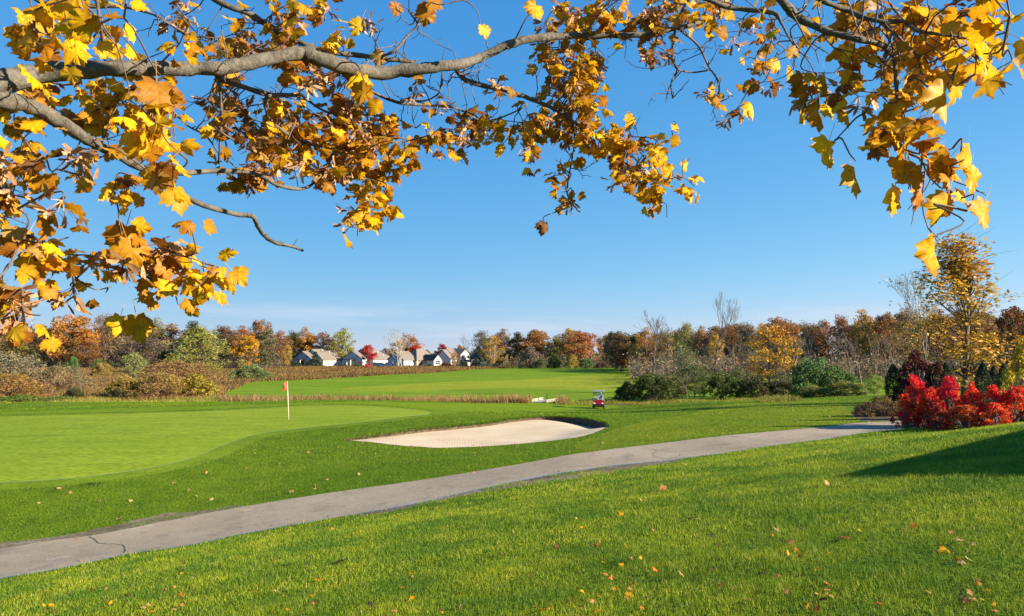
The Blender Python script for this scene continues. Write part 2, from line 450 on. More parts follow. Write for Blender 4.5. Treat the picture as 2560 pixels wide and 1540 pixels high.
def smooth_poly(P, step=0.4, jit=0.0, seed=1, closed=True):
    n = len(P); out = []
    for i in range(n if closed else n - 1):
        p0, p1, p2, p3 = (P[(i-1) % n], P[i], P[(i+1) % n], P[(i+2) % n]) if closed else (P[max(i-1, 0)], P[i], P[i+1], P[min(i+2, n-1)])
        m = max(2, int(np.linalg.norm(p2 - p1) / step))
        t = np.linspace(0, 1, m, endpoint=False)[:, None]
        # centripetal-like tangents limited to avoid loops
        t1 = (p2 - p0) * 0.5; t2 = (p3 - p1) * 0.5; d = np.linalg.norm(p2 - p1)
        for tt in (t1, t2):
            l = np.linalg.norm(tt)
            if l > d: tt *= d / l
        out.append((2*t**3-3*t**2+1)*p1 + (t**3-2*t**2+t)*t1 + (-2*t**3+3*t**2)*p2 + (t**3-t**2)*t2)
    out = np.concatenate(out)
    if not closed: out = np.concatenate([out, P[-1:]])
    if jit:
        r = np.random.default_rng(seed); out = out + r.normal(0, jit, out.shape)
    return out

def inside(P, x, y):
    x = np.asarray(x); y = np.asarray(y); c = np.zeros(len(x), bool)
    n = len(P); j = n - 1
    for i in range(n):
        xi, yi = P[i]; xj, yj = P[j]
        if yi != yj:
            c ^= ((yi > y) != (yj > y)) & (x < (xj - xi) * (y - yi) / (yj - yi) + xi)
        j = i
    return c

def dist_to(P, x, y):
    """distance to polyline P (closed)"""
    a = P; b = np.roll(P, -1, 0); out = np.full(len(x), 1e9)
    for i in range(len(a)):
        d = b[i] - a[i]; l = d @ d + 1e-12
        t = np.clip(((x - a[i, 0]) * d[0] + (y - a[i, 1]) * d[1]) / l, 0, 1)
        out = np.minimum(out, (x - a[i, 0] - t * d[0]) ** 2 + (y - a[i, 1] - t * d[1]) ** 2)
    return np.sqrt(out)

# region outlines in photo pixels (an entry of three numbers is a plan point)
PATH_FAR = [(-260, 1418), (0, 1374), (145, 1350), (223, 1341), (415, 1304), (623, 1265), (830, 1232), (1038, 1203), (1280, 1164), (1436, 1136), (1591, 1116), (1799, 1091), (1955, 1077), (2082, 1065), (2142, 1058), (2205, 1055)]
PATH_NEAR = [(-260, 1500), (0, 1447), (156, 1421), (311, 1387), (467, 1364), (623, 1333), (778, 1304), (1038, 1260), (1280, 1206), (1529, 1165), (1669, 1151), (1799, 1134), (1955, 1111), (2058, 1098)]
_pf = np.array([hit(*q) for q in PATH_FAR]); _pn = np.array([hit(*q) for q in PATH_NEAR])
_pf = np.concatenate([_pf, [[18.5, 31.2], [24, 32.6], [32, 33.0]]]); _pn = np.concatenate([_pn, [[13.6, 27.2], [18.5, 28.6], [24, 30.0], [32, 30.4]]])
path_poly = np.concatenate([smooth_poly(_pf, 0.3, 0.012, 3, False), smooth_poly(_pn, 0.3, 0.018, 4, False)[::-1]])
bunker_poly = outline([(862, 1098), (960, 1084), (1040, 1073), (1130, 1065), (1220, 1056), (1290, 1046), (1350, 1041), (1400, 1041), (1450, 1044), (1500, 1051), (1530, 1059), (1505, 1075), (1460, 1090), (1400, 1100), (1300, 1110), (1200, 1117), (1100, 1120), (1050, 1118), (980, 1112), (930, 1106)], 0.3, 0.02, 5)
green_poly = outline([(-300, 1222), (0, 1206), (156, 1198), (311, 1180), (415, 1162), (493, 1141), (560, 1112), (649, 1084), (778, 1068), (908, 1055), (1027, 1040), (1078, 1034), (1062, 1028), (980, 1019), (900, 1014), (792, 1014), (650, 1022), (400, 1032), (0, 1042), (-300, 1052)], 0.6, 0.01, 6)
apron_poly = outline([(1100, 1036), (1200, 1029), (1300, 1030), (1420, 1028), (1520, 1022), (1540, 1014), (1400, 1008), (1280, 1007), (1100, 1007), (900, 1003.5), (760, 1007), (600, 1013), (300, 1021), (0, 1029), (-300, 1037), (-300, 1044), (0, 1037), (400, 1027), (650, 1017), (792, 1010), (900, 1010), (990, 1015), (1070, 1024), (1090, 1034)], 0.8, 0.01, 8)
def flat6(px, py):
    x, z = ray(px, py); Y = 6.0 / -float(z); return (float(x) * Y, Y)
fairway_poly = smooth_poly(np.array([flat6(*q) for q in [(850, 971), (960, 963), (1075, 957), (1217, 951), (1350, 945), (1450, 940), (1600, 938), (1720, 942), (1740, 968), (1534, 972), (1250, 969), (1000, 977)]]), 4)
farrough_poly = smooth_poly(np.array([flat6(*q) for q in [(600, 1000), (560, 985), (600, 972), (640, 958), (800, 948), (1000, 936), (1150, 927), (1300, 918.5), (1440, 917), (1600, 918), (1750, 925), (2400, 945), (3200, 975), (2900, 1012), (1500, 1010), (900, 1008)]]), 4)
verge_far = np.concatenate([smooth_poly(np.array([hit(*q) for q in [(-200, 1420), (0, 1385), (145, 1362), (223, 1352), (415, 1315), (560, 1285), (640, 1270)]]), 0.25, 0.0, 1, False),
                            smooth_poly(np.array([hit(*q) for q in [(600, 1262), (500, 1277), (400, 1287), (250, 1322), (100, 1345), (0, 1358), (-200, 1392)]]), 0.25, 0.05, 9, False)])
verge_near = np.concatenate([smooth_poly(np.array([hit(*q) for q in [(860, 1278), (1038, 1250), (1280, 1196), (1529, 1156), (1669, 1142), (1720, 1138)]]), 0.25, 0.0, 1, False),
                             smooth_poly(np.array([hit(*q) for q in [(1700, 1153), (1640, 1162), (1540, 1178), (1410, 1200), (1280, 1218), (1150, 1241), (1000, 1275), (900, 1291)]]), 0.25, 0.06, 11, False)])
mulch_poly = outline([(2128, 1034), (2138, 1044), (2156, 1053), (2205, 1053), (16.9, 30.6, 0), (20, 32.2, 0), (30, 33.2, 0), (32, 41, 0), (26, 46, 0), (2215, 1006), (2150, 1020)], 0.4, 0.04, 12)
def offset_poly(P, d):
    T = np.roll(P, -2, 0) - np.roll(P, 2, 0); T /= np.linalg.norm(T, axis=1)[:, None] + 1e-9
    Nn = np.stack([T[:, 1], -T[:, 0]], 1); Q = P + Nn * d
    area = lambda A: abs(np.sum(A[:, 0] * np.roll(A[:, 1], -1) - A[:, 1] * np.roll(A[:, 0], -1)))
    if area(Q) < area(P): Q = P - Nn * d
    return Q
collar_poly = offset_poly(green_poly, 0.9)
M['collar'] = mat_turf('collar_turf', (0.072, 0.122, 0.006), (0.100, 0.164, 0.010), (0.128, 0.192, 0.014), 0.12, 1.1, 16, bump=0.4, bdist=0.06)
mown_poly = outline([(1436, 1113), (1480, 1094), (1545, 1072), (1620, 1052), (1720, 1037), (1800, 1014), (1950, 1003), (2085, 1003), (2125, 1030), (2150, 1054), (2082, 1062), (1955, 1074), (1799, 1088), (1591, 1113), (1480, 1127)], 0.6, 0.03, 15)
M['mown'] = mat_turf('mown_bank_turf', (0.070, 0.115, 0.006), (0.105, 0.158, 0.009), (0.145, 0.190, 0.013), 0.15, 1.2, 16, bump=0.45, bdist=0.08)

# ------------------------------------------------------------------ the ground, cut into its surfaces
def build_ground():
    pts = []
    for r in np.concatenate([np.geomspace(1.2, 60, 120), np.geomspace(63, 420, 60), np.geomspace(470, 6000, 14)]):
        fine = int(np.clip(2 * math.pi * r / max(0.22, r * 0.012), 60, 2000))
        th = np.concatenate([np.linspace(-44, 44, int(88 / max(0.45, 360 / fine))), np.linspace(50, 310, 40)])
        th = np.radians(th + RNG.uniform(-0.2, 0.2))
        pts.append(np.stack([r * np.sin(th), r * np.cos(th)], 1))
    pts.append(np.zeros((1, 2)))
    pts = np.concatenate(pts)
    # fine points inside the bunker
    bx0, by0 = bunker_poly.min(0); bx1, by1 = bunker_poly.max(0)
    q = RNG.uniform((bx0, by0), (bx1, by1), (2500, 2)); q = q[inside(bunker_poly, q[:, 0], q[:, 1])]
    d = dist_to(bunker_poly, q[:, 0], q[:, 1]); q = q[d > 0.12]
    pts = np.concatenate([pts, q])
    pts = pts[dist_to(bunker_poly, pts[:, 0], pts[:, 1]) > 0.1]
    pts = pts[dist_to(path_poly, pts[:, 0], pts[:, 1]) > 0.06]
    V = [Vector(p) for p in pts]; E = []
    for P in (path_poly, bunker_poly, collar_poly, green_poly, apron_poly, fairway_poly, farrough_poly, verge_far, verge_near, mulch_poly, mown_poly):
        b = len(V); V += [Vector(p) for p in P]; n = len(P)
        E += [(b + i, b + (i + 1) % n) for i in range(n)]
    v, e, f, *_ = delaunay_2d_cdt(V, E, [], 0, 1e-4)
    v = np.array([tuple(p) for p in v]); f = np.array(f)
    c = v[f].mean(1)
    z = ground(v[:, 0], v[:, 1])
    reg = np.full(len(f), 'ground', dtype=object)
    far = (c[:, 1] > 86) | (np.abs(c[:, 0]) > 75) | (c[:, 1] < -80)
    reg[far] = 'meadow'
    for name, P in (('mown_bank', mown_poly), ('far_rough', farrough_poly), ('fairway', fairway_poly), ('apron', apron_poly), ('green_collar', collar_poly), ('putting_green', green_poly), ('mulch_bed', mulch_poly), ('gravel_verge', verge_near), ('gravel_verge_far', verge_far), ('cart_path', path_poly), ('sand_bunker', bunker_poly)):
        reg[inside(P, c[:, 0], c[:, 1])] = name
    mats = {'ground': 'rough', 'mown_bank': 'mown', 'meadow': 'meadow', 'far_rough': 'farrough', 'fairway': 'fairway', 'apron': 'apron', 'green_collar': 'collar', 'putting_green': 'green', 'mulch_bed': 'mulch', 'gravel_verge': 'gravel', 'gravel_verge_far': 'gravel', 'cart_path': 'asphalt', 'sand_bunker': 'sand'}
    lab = {'mown_bank': 'lighter mown grass bank between bunker, path and shrubs', 'ground': 'green lawn and rough grass covering the slopes round the path', 'meadow': 'brown open marsh ground on the plain beyond the greens',
           'far_rough': 'deep green rough round the distant fairway', 'fairway': 'pale yellow-green distant fairway', 'apron': 'mown apron grass behind the putting green',
           'green_collar': 'narrow collar of longer turf round the putting green', 'putting_green': 'smooth light green putting green with the flag', 'mulch_bed': 'mulched planting bed beside the end of the path',
           'gravel_verge': 'gravel strip along the near edge of the path', 'gravel_verge_far': 'gravel strip along the far edge of the path at left', 'cart_path': 'grey asphalt cart path running up to the right', 'sand_bunker': 'pale raked sand of the bunker'}
    lip = None
    for name in mats:
        ff = f[reg == name]
        if not len(ff): continue
        u, inv = np.unique(ff, return_inverse=True); ff = inv.reshape(-1, 3)
        vv = np.stack([v[u, 0], v[u, 1], z[u]], 1)
        if name == 'sand_bunker':
            d = dist_to(bunker_poly, vv[:, 0], vv[:, 1])
            t = sstep(0, 2.2, d)
            vv[:, 2] -= lip_depth(vv[:, 0], vv[:, 1]) * (1 - t) + 0.20 * t
        if name == 'cart_path': vv[:, 2] += 0.012
        if name == 'putting_green': vv[:, 2] += 0.004
        me = fast_mesh(name, vv, ff, smooth=True); me.materials.append(M[mats[name]])
        o = link(name, me); tag(o, lab[name], kind='structure')
        if name == 'gravel_verge_far': o.name = 'gravel_verge.001'
        GROUND[name] = o
    # the cut turf edge of the bunker
    P = bunker_poly; n = len(P); zt = ground(P[:, 0], P[:, 1]); ld = lip_depth(P[:, 0], P[:, 1])
    cen = P.mean(0); nrm = (cen - P); nrm /= np.linalg.norm(nrm, axis=1)[:, None]
    mb = MB(); vs = []
    for i in range(n):
        t = P[i] - nrm[i] * 0.02; m = P[i] + nrm[i] * 0.05; b = P[i] + nrm[i] * 0.02
        vs += [(t[0], t[1], zt[i] + 0.012), (m[0], m[1], zt[i] - 0.35 * ld[i]), (b[0], b[1], zt[i] - ld[i] - 0.03)]
    fs = []
    for i in range(n):
        j = (i + 1) % n
        fs += [(3*i, 3*j, 3*j+1, 3*i+1), (3*i+1, 3*j+1, 3*j+2, 3*i+2)]
    mb.add(vs, fs)
    mb.build('turf_lip', M['soil'], GROUND['sand_bunker'], smooth=True, fix=False)

def lip_depth(x, y):
    """how far the sand lies below the turf at the bunker's edge: deep at the back and right, none in front"""
    x = np.asarray(x); y = np.asarray(y)
    cx, cy = bunker_poly.mean(0)
    back = sstep(-1.0, 1.4, (y - cy) - 0.42 * (x - cx)); right = sstep(1.5, 5.0, x - cx) * sstep(-2.0, 1.0, (y - cy) - 0.25 * (x - cx))
    return 0.03 + 0.15 * back + 0.30 * right

GROUND = {}
build_ground()

# crack across the path at left
def ribbon(name, pxs, width, lift, mat, parent, seed=0):
    P = np.array([hit(*q) for q in pxs]); P = smooth_poly(P, 0.08, 0.012, seed, False)
    T = np.gradient(P, axis=0); T /= np.linalg.norm(T, axis=1)[:, None] + 1e-9
    Nn = np.stack([-T[:, 1], T[:, 0]], 1)
    r = np.random.default_rng(seed); wd = width * (0.4 + 0.9 * r.random(len(P)))
    A = P + Nn * wd[:, None]; B = P - Nn * wd[:, None]
    za = ground(A[:, 0], A[:, 1]) + lift; zb = ground(B[:, 0], B[:, 1]) + lift
    n = len(P)
    V = np.concatenate([np.c_[A, za], np.c_[B, zb]]); F = np.array([(i, n + i, n + i + 1, i + 1) for i in range(n - 1)])
    me = fast_mesh(name, V, F); me.materials.append(mat)
    return link(name, me, parent)
ribbon('crack', [(223, 1343), (236, 1350), (249, 1360), (272, 1361), (290, 1362), (308, 1366), (313, 1373), (309, 1384)], 0.014, 0.017, M['crack'], GROUND['cart_path'], 1)
ribbon('crack', [(1600, 1117), (1640, 1126), (1632, 1138), (1660, 1149)], 0.008, 0.017, M['crack'], GROUND['cart_path'], 2)

# ------------------------------------------------------------------ grass blades
M['blade'] = mat_blade('lawn_blade', [(0.0, (0.090, 0.155, 0.010)), (0.45, (0.182, 0.268, 0.018)), (0.8, (0.300, 0.375, 0.040)), (0.93, (0.40, 0.40, 0.05)), (1.0, (0.60, 0.50, 0.20))], 0.35, 0.8,
                       ((0.48, 0.66, 0.75), (1.35, 1.18, 1.0)))
M['rough_blade'] = mat_blade('rough_blade', [(0.0, (0.056, 0.112, 0.006)), (0.5, (0.104, 0.184, 0.010)), (0.85, (0.172, 0.256, 0.018)), (1.0, (0.330, 0.300, 0.080))], 0.35, 0.22,
                       ((0.72, 0.86, 0.8), (1.25, 1.12, 1.0)))

def blade_mesh(name, P, length, width, lean=0.5, seed=0, mat=None, bias=(0, 0), dirs=None):
    """P (n,3) roots -> one triangle per blade"""
    r = np.random.default_rng(seed); n = len(P)
    ln = length * (0.55 + 0.8 * r.random(n)); wd = width * (0.7 + 0.6 * r.random(n))
    a = r.random(n) * 2 * np.pi; t = np.stack([np.cos(a), np.sin(a), np.zeros(n)], 1)
    b = a + r.normal(0, 1.2, n); le = lean * (0.3 + r.random(n))
    d = np.stack([np.cos(b) * le + bias[0], np.sin(b) * le + bias[1], np.ones(n)], 1); 
    if dirs is not None: d = d * 0.6 + dirs
    d /= np.linalg.norm(d, axis=1)[:, None]
    V = np.empty((n, 3, 3)); V[:, 0] = P - t * wd[:, None] / 2; V[:, 1] = P + t * wd[:, None] / 2; V[:, 2] = P + d * ln[:, None]
    V[:, :2, 2] -= 0.01
    rnd = np.clip(r.beta(2.2, 2.6, n) + (r.random(n) > 0.95) * 0.4, 0, 1)
    me = fast_mesh(name, V.reshape(-1, 3), np.arange(3 * n).reshape(-1, 3), face_attr={'rnd': rnd})
    me.materials.append(mat or M['blade'])
    return me

def vnoise(x, y, s, seed=0):
    """cheap smooth value noise 0..1"""
    r = np.random.default_rng(seed); T = r.random((256, 256))
    x = np.asarray(x) / s + 1000; y = np.asarray(y) / s + 1000
    xi = np.floor(x).astype(int); yi = np.floor(y).astype(int); fx = x - xi; fy = y - yi
    fx = fx * fx * (3 - 2 * fx); fy = fy * fy * (3 - 2 * fy)
    g = lambda i, j: T[i % 256, j % 256]
    return (g(xi, yi) * (1 - fx) + g(xi + 1, yi) * fx) * (1 - fy) + (g(xi, yi + 1) * (1 - fx) + g(xi + 1, yi + 1) * fx) * fy

def wedge(n, r0, r1, half=40.0, seed=0):
    r = np.random.default_rng(seed)
    rr = np.sqrt(r.uniform(r0 ** 2, r1 ** 2, n)); th = np.radians(r.uniform(-half, half, n))
    return rr * np.sin(th), rr * np.cos(th)

def keep_grass(x, y, jit=0.03):
    r = np.random.default_rng(3)
    k = np.ones(len(x), bool)
    jx = x + r.normal(0, jit, len(x)); jy = y + r.normal(0, jit, len(x))
    for P in (path_poly, bunker_poly, collar_poly, green_poly, apron_poly, mulch_poly):
        k &= ~inside(P, jx, jy)
    m = inside(collar_poly, jx, jy); k &= ~m
    for P in (verge_near, verge_far):
        m = inside(P, jx, jy); k &= ~m | (vnoise(x, y, 0.5, 9) > 0.52)
    return k

NEAR_SPLIT = lambda x, y: inside(np.concatenate([_pn, [[32, 31], [60, 0], [20, -60], [-60, -60], [-60, 0]]]), x, y)
bands = [(3.2, 9, 4600, 0.040, 0.0045), (9, 16, 2000, 0.044, 0.0068), (16, 27, 700, 0.052, 0.011), (27, 46, 200, 0.062, 0.022), (46, 84, 34, 0.08, 0.04)]
roots = {'lawn': [], 'rough': [], 'mown': []}
for bi, (r0, r1, dens, ln, wd) in enumerate(bands):
    half = 40 if r0 > 8 else 48
    n = int(dens * math.radians(2 * half) / 2 * (r1 ** 2 - r0 ** 2))
    x, y = wedge(n, r0, r1, half, 20 + bi)
    k = keep_grass(x, y); x, y = x[k], y[k]
    near = NEAR_SPLIT(x, y)
    mw = inside(mown_poly, x, y) & ~near; rg = ~near & ~mw
    roots['lawn'].append((x[near], y[near], ln, wd)); roots['rough'].append((x[rg], y[rg], ln * 0.80, wd * 1.0)); roots['mown'].append((x[mw], y[mw], ln * 0.62, wd * 1.0))
def join_blades(name, items, mat, label, seed):
    Ms = []
    Vs, Fs, As, b = [], [], [], 0
    for i, (x, y, ln, wd) in enumerate(items):
        if not len(x): continue
        z = ground(x, y)
        h = 0.75 + 0.6 * vnoise(x, y, 0.6, 4) * vnoise(x, y, 0.17, 5) * 2
        me = blade_mesh('tmp', np.stack([x, y, z], 1), ln * h, wd, 0.75, seed + i, mat)
        v = np.empty(len(me.vertices) * 3, np.float32); me.vertices.foreach_get('co', v); a = np.empty(len(me.polygons), np.float32); me.attributes['rnd'].data.foreach_get('value', a)
        Vs.append(v.reshape(-1, 3)); As.append(a); Fs.append(np.arange(len(v) // 3).reshape(-1, 3) + b); b += len(v) // 3
        bpy.data.meshes.remove(me)
    me = fast_mesh(name, np.concatenate(Vs), np.concatenate(Fs), face_attr={'rnd': np.concatenate(As)}); me.materials.append(mat)
    o = link(name, me); tag(o, label, 'grass', kind='stuff')
    return o
join_blades('lawn_grass', roots['lawn'], M['blade'], 'short green lawn grass in the foreground below the path', 40)
join_blades('rough_grass', roots['rough'], M['rough_blade'], 'longer grass on the bank between path, green and bunker', 60)
M['mown_blade'] = mat_blade('mown_blade', [(0.0, (0.085, 0.135, 0.008)), (0.5, (0.150, 0.215, 0.012)), (0.85, (0.230, 0.285, 0.025)), (1.0, (0.40, 0.36, 0.10))], 0.35, 0.25, ((0.78, 0.88, 0.8), (1.2, 1.08, 1.0)))
join_blades('mown_grass', roots['mown'], M['mown_blade'], 'short bright grass on the bank right of the bunker', 80)
# fringe of longer grass overhanging the bunker's back edge
def bunker_fringe():
    P = bunker_poly; k = lip_depth(P[:, 0], P[:, 1]) > 0.10
    Q = P[k]; r = np.random.default_rng(8)
    idx = r.integers(0, len(Q), 9000); c = P.mean(0)
    p = Q[idx] + r.normal(0, 0.1, (9000, 2)); out = p - c; out /= np.linalg.norm(out, axis=1)[:, None]
    p += out * 0.03
    z = ground(p[:, 0], p[:, 1])
    me = blade_mesh('bunker_fringe', np.c_[p, z], 0.15, 0.03, 0.9, 9, M['rough_blade'], dirs=np.c_[-out * 0.7, np.full(len(p), -0.75) * (r.random(len(p)) < 0.7)])
    o = link('turf_fringe', me, GROUND['sand_bunker']); o['kind'] = 'stuff'
bunker_fringe()

# ------------------------------------------------------------------ trees and shrubs
M['leaf'] = mat_leaf('foliage', 0.30, 0.6, 0.03, 0.55, 0.15)
M['bark'] = mat_simple('bark', (0.10, 0.08, 0.066), 0.9, var=0.35, scale=6, bump=0.5)
M['palebark'] = mat_simple('pale_bark', (0.34, 0.31, 0.25), 0.85, var=0.25, scale=5, bump=0.3)
M['darkbark'] = mat_simple('dark_bark', (0.10, 0.075, 0.06), 0.9, var=0.3, scale=6, bump=0.5)
M['twig'] = mat_simple('grey_twigs', (0.115, 0.098, 0.084), 0.9, var=0.3, scale=3)
M['redtwig'] = mat_simple('brown_twigs', (0.22, 0.125, 0.07), 0.9, var=0.3, scale=3)

def leaf_cards(C, size, rng, up=0.0, aspect=0.75, name='crown'):
    """one folded rhombus (2 triangles) per centre"""
    n = len(C)
    a = rng.normal(0, 1, (n, 3)); a[:, 2] *= 0.7; a /= np.linalg.norm(a, axis=1)[:, None]
    b = rng.normal(0, 1, (n, 3)); b[:, 2] += up; b -= a * (a * b).sum(1)[:, None]; b /= np.linalg.norm(b, axis=1)[:, None]
    s = (size * (0.6 + 0.8 * rng.random(n)))[:, None]
    V = np.empty((n, 4, 3)); V[:, 0] = C - a * s; V[:, 1] = C + b * s * aspect * 0.6; V[:, 2] = C + a * s; V[:, 3] = C - b * s * aspect * 0.6
    return V.reshape(-1, 3), np.arange(4 * n).reshape(-1, 4)

def crown_mesh(name, C, size, rng, mat=None, clump=None, up=0.0, aspect=0.75):
    V, F = leaf_cards(C, size, rng, up, aspect)
    n = len(C)
    r1 = rng.random(n)
    if clump is not None: r1 = 0.55 * r1 + 0.45 * clump
    me = fast_mesh(name, V, F, face_attr={'rnd': r1, 'rnd2': np.clip(rng.normal(0.5, 0.25, n) if clump is None else 0.5 * rng.random(n) + 0.5 * ((clump * 7.3) % 1.0), 0, 1)})
    me.materials.append(mat or M['leaf'])
    return me

def envelope(kind):
    if kind == 'oak': return lambda t: np.sqrt(np.clip(1 - (2 * t - 0.9) ** 2 / 1.25, 0.02, 1))
    if kind == 'oval': return lambda t: np.sin(np.pi * np.clip(t * 0.93 + 0.05, 0, 1)) ** 0.6
    if kind == 'cone': return lambda t: (1 - t) ** 0.8 * np.minimum(1, 0.35 + t * 5)
    if kind == 'flame': return lambda t: np.clip(1 - t, 0, 1) ** 0.62 * np.minimum(1, 0.5 + 2.2 * t)
    if kind == 'dome': return lambda t: np.sqrt(np.clip(1 - t ** 2, 0.01, 1))
    return lambda t: np.ones_like(t)

def branch_curve(a, b, rng, bend=0.12, n=5, droop=0.0):
    a = np.array(a, float); b = np.array(b, float); t = np.linspace(0, 1, n)[:, None]
    L_ = np.linalg.norm(b - a)
    mid = rng.normal(0, bend * L_, 3); mid[2] += bend * L_ * 0.6
    p = a + (b - a) * t + mid * (4 * t * (1 - t)) * 0.6
    p[:, 2] -= droop * L_ * (t[:, 0] ** 2)
    return p

def make_tree_meshes(seed, kind='oak', base=0.25, width=0.6, clusters=46, per=46, sig=0.055, leaf=0.018, trunk_r=0.014, bark='bark', shell=0.55, limbs=True, trunk_top=0.85, stems=1, twigs=0, hollow=0.0):
    """unit-height tree: returns (trunk mesh, crown mesh)"""
    rng = np.random.default_rng(seed)
    env = envelope(kind); mb = MB()
    lob = rng.uniform(0, 6.28, 4)
    tops = []
    for s in range(stems):
        off = np.zeros(3) if stems == 1 else np.r_[rng.normal(0, width * 0.08, 2), 0]
        tip = np.r_[rng.normal(0, 0.03 + (width * 0.17 if stems > 1 else 0), 2), trunk_top * (1 if stems == 1 else rng.uniform(0.75, 1.05))]
        p = branch_curve(off, off * 0.3 + tip, rng, 0.03, 7)
        mb.tube(p, list(np.linspace(trunk_r, trunk_r * 0.15, 7) * (1.0 if stems == 1 else 0.7)), 6)
        tops.append(p)
    C = []; K = []
    for c in range(clusters):
        t = rng.random() ** 0.85; th = rng.random() * 6.28
        rr = width / 2 * float(env(np.array([t]))[0]) * (1 + 0.20 * math.sin(3 * th + lob[0]) + 0.15 * math.sin(5 * t * 3 + 2 * th + lob[1]))
        rad = rr * (shell + (1 - shell) * rng.random() ** 0.5) * rng.uniform(0.78, 1.2)
        if rng.random() < 0.25: rad *= rng.random()
        ctr = np.array([rad * math.cos(th), rad * math.sin(th), base + (1 - base) * t * rng.uniform(0.88, 1.04)])
        if limbs:
            p = tops[rng.integers(len(tops))]
            zt = max(base * 0.6, ctr[2] - 0.10 - rad * 0.5) * rng.uniform(0.8, 1.0)
            k = int(np.argmin(np.abs(p[:, 2] - zt))); st = p[min(k, len(p) - 2)]
            bc = branch_curve(st, ctr, rng, 0.12, 5)
            mb.tube(bc, list(np.linspace(trunk_r * 0.34, trunk_r * 0.06, 5)), 4, cap=False)
            for q in range(twigs):
                s0 = bc[rng.integers(2, 5)]; e0 = s0 + rng.normal(0, sig * 1.3, 3) + np.array([0, 0, sig * 0.7])
                mb.tube([s0, (s0 + e0) / 2 + rng.normal(0, sig * .15, 3), e0], [trunk_r * 0.10, trunk_r * 0.07, trunk_r * 0.035], 3, cap=False)
        n = max(1, int(per * rng.uniform(0.6, 1.4))) if per else 0
        if n:
            g = rng.normal(0, 1, (n, 3)); g /= (np.linalg.norm(g, axis=1) + 1e-9)[:, None] ** 0.6
            C.append(ctr + g * sig * rng.uniform(0.7, 1.3) * np.array([1, 1, 0.75])); K.append(np.full(n, rng.random()))
    tm = mb.mesh('trunk_%d' % seed, M[bark], smooth=True, fix=False)
    cm = None
    if C:
        C = np.concatenate(C); C[:, 2] = np.maximum(C[:, 2], 0.01)
        cm = crown_mesh('crown_%d' % seed, C, leaf, rng, clump=np.concatenate(K))
    return tm, cm

def make_bare_meshes(seed, levels=5, spread=0.5, r0=0.016, bark='twig', leaves=0, lean=0.0):
    """unit-height leafless tree"""
    rng = np.random.default_rng(seed); mb = MB(); tips = []
    def grow(p, d, L_, r, lev):
        n = 4; pts = [p]; q = p.copy(); dd = d.copy()
        for i in range(n):
            dd = dd + rng.normal(0, 0.07, 3); dd[2] += 0.05; dd /= np.linalg.norm(dd)
            q = q + dd * L_ / n; pts.append(q.copy())
        rr = list(np.linspace(r, r * 0.55, n + 1))
        mb.tube(pts, rr, 5 if lev == 0 else 3, cap=False)
        if lev >= levels: tips.append(pts[-1]); return
        k = 2 if lev in (0,) else int(rng.integers(2, 4))
        for j in range(k + (1 if lev == 0 else 0)):
            f = rng.uniform(0.45, 1.0) if j else 1.0
            st = pts[max(1, int(round(f * n)))]
            a = rng.normal(0, 1, 3); a -= dd * (a @ dd); a /= np.linalg.norm(a)
            nd = dd + a * spread * rng.uniform(0.5, 1.1); nd[2] = max(nd[2], 0.12) + 0.1; nd /= np.linalg.norm(nd)
            grow(np.array(st), nd, L_ * rng.uniform(0.60, 0.80), max(r * 0.52 * (1.15 if j == 0 else 0.85), 0.0011), lev + 1)
    grow(np.zeros(3), np.array([lean, 0, 1.0]), 0.36, r0, 0)
    v = np.array(mb.v); s = 1.0 / v[:, 2].max(); mb.v = [tuple(x) for x in v * s]
    tm = mb.mesh('bare_%d' % seed, M[bark], smooth=True, fix=False)
    cm = None
    if leaves:
        T = np.array(tips) * s; idx = rng.integers(0, len(T), leaves)
        cm = crown_mesh('barecrown_%d' % seed, T[idx] + rng.normal(0, 0.02, (leaves, 3)), 0.010, rng)
    return tm, cm

def make_spruce(seed, width=0.55, tiers=15, leaf=0.028):
    rng = np.random.default_rng(seed); mb = MB(); C = []
    mb.tube([(0, 0, 0), (0, 0, 0.97)], [0.018, 0.003], 6)
    for i in range(tiers):
        t = i / (tiers - 1); z = 0.06 + 0.9 * t; R_ = width / 2 * (1 - t) ** 0.9 + 0.012
        for j in range(int(9 - 4 * t)):
            th = rng.random() * 6.28; R2 = R_ * rng.uniform(0.75, 1.12)
            for s in np.linspace(0.15, 1, 12):
                n = 5
                p = np.array([math.cos(th) * R2 * s, math.sin(th) * R2 * s, z - 0.05 * s * (1 - t) + 0.02 * s * s])
                C.append(p + rng.normal(0, 0.012 + 0.02 * s * (1 - t), (n, 3)))
            mb.tube([(0, 0, z), (math.cos(th) * R2, math.sin(th) * R2, z - 0.03 * (1 - t))], [0.004, 0.001], 3, cap=False)
    return mb.mesh('spruce_trunk', M['darkbark'], True, False), crown_mesh('spruce_crown', np.concatenate(C), leaf, rng)

def make_column(seed, width=0.32, n=5200, leaf=0.016):
    """arborvitae: dense narrow cone with an uneven skin"""
    rng = np.random.default_rng(seed); mb = MB(); mb.tube([(0, 0, 0), (0, 0, 0.9)], [0.02, 0.004], 6)
    t = rng.random(n) ** 1.15; th = rng.random(n) * 6.28
    env = width / 2 * np.clip(np.sin(np.pi * (0.16 + 0.84 * t)) ** 0.75, 0.0, 1) * (1 + 0.12 * np.sin(4 * th + 9 * t) + 0.08 * np.sin(11 * th + 23 * t))
    rad = env * (0.55 + 0.45 * rng.random(n) ** 0.5)
    C = np.stack([rad * np.cos(th), rad * np.sin(th), 0.02 + 0.98 * t], 1)
    return mb.mesh('column_trunk', M['darkbark'], True, False), crown_mesh('column_crown', C, leaf, rng, up=2.0)

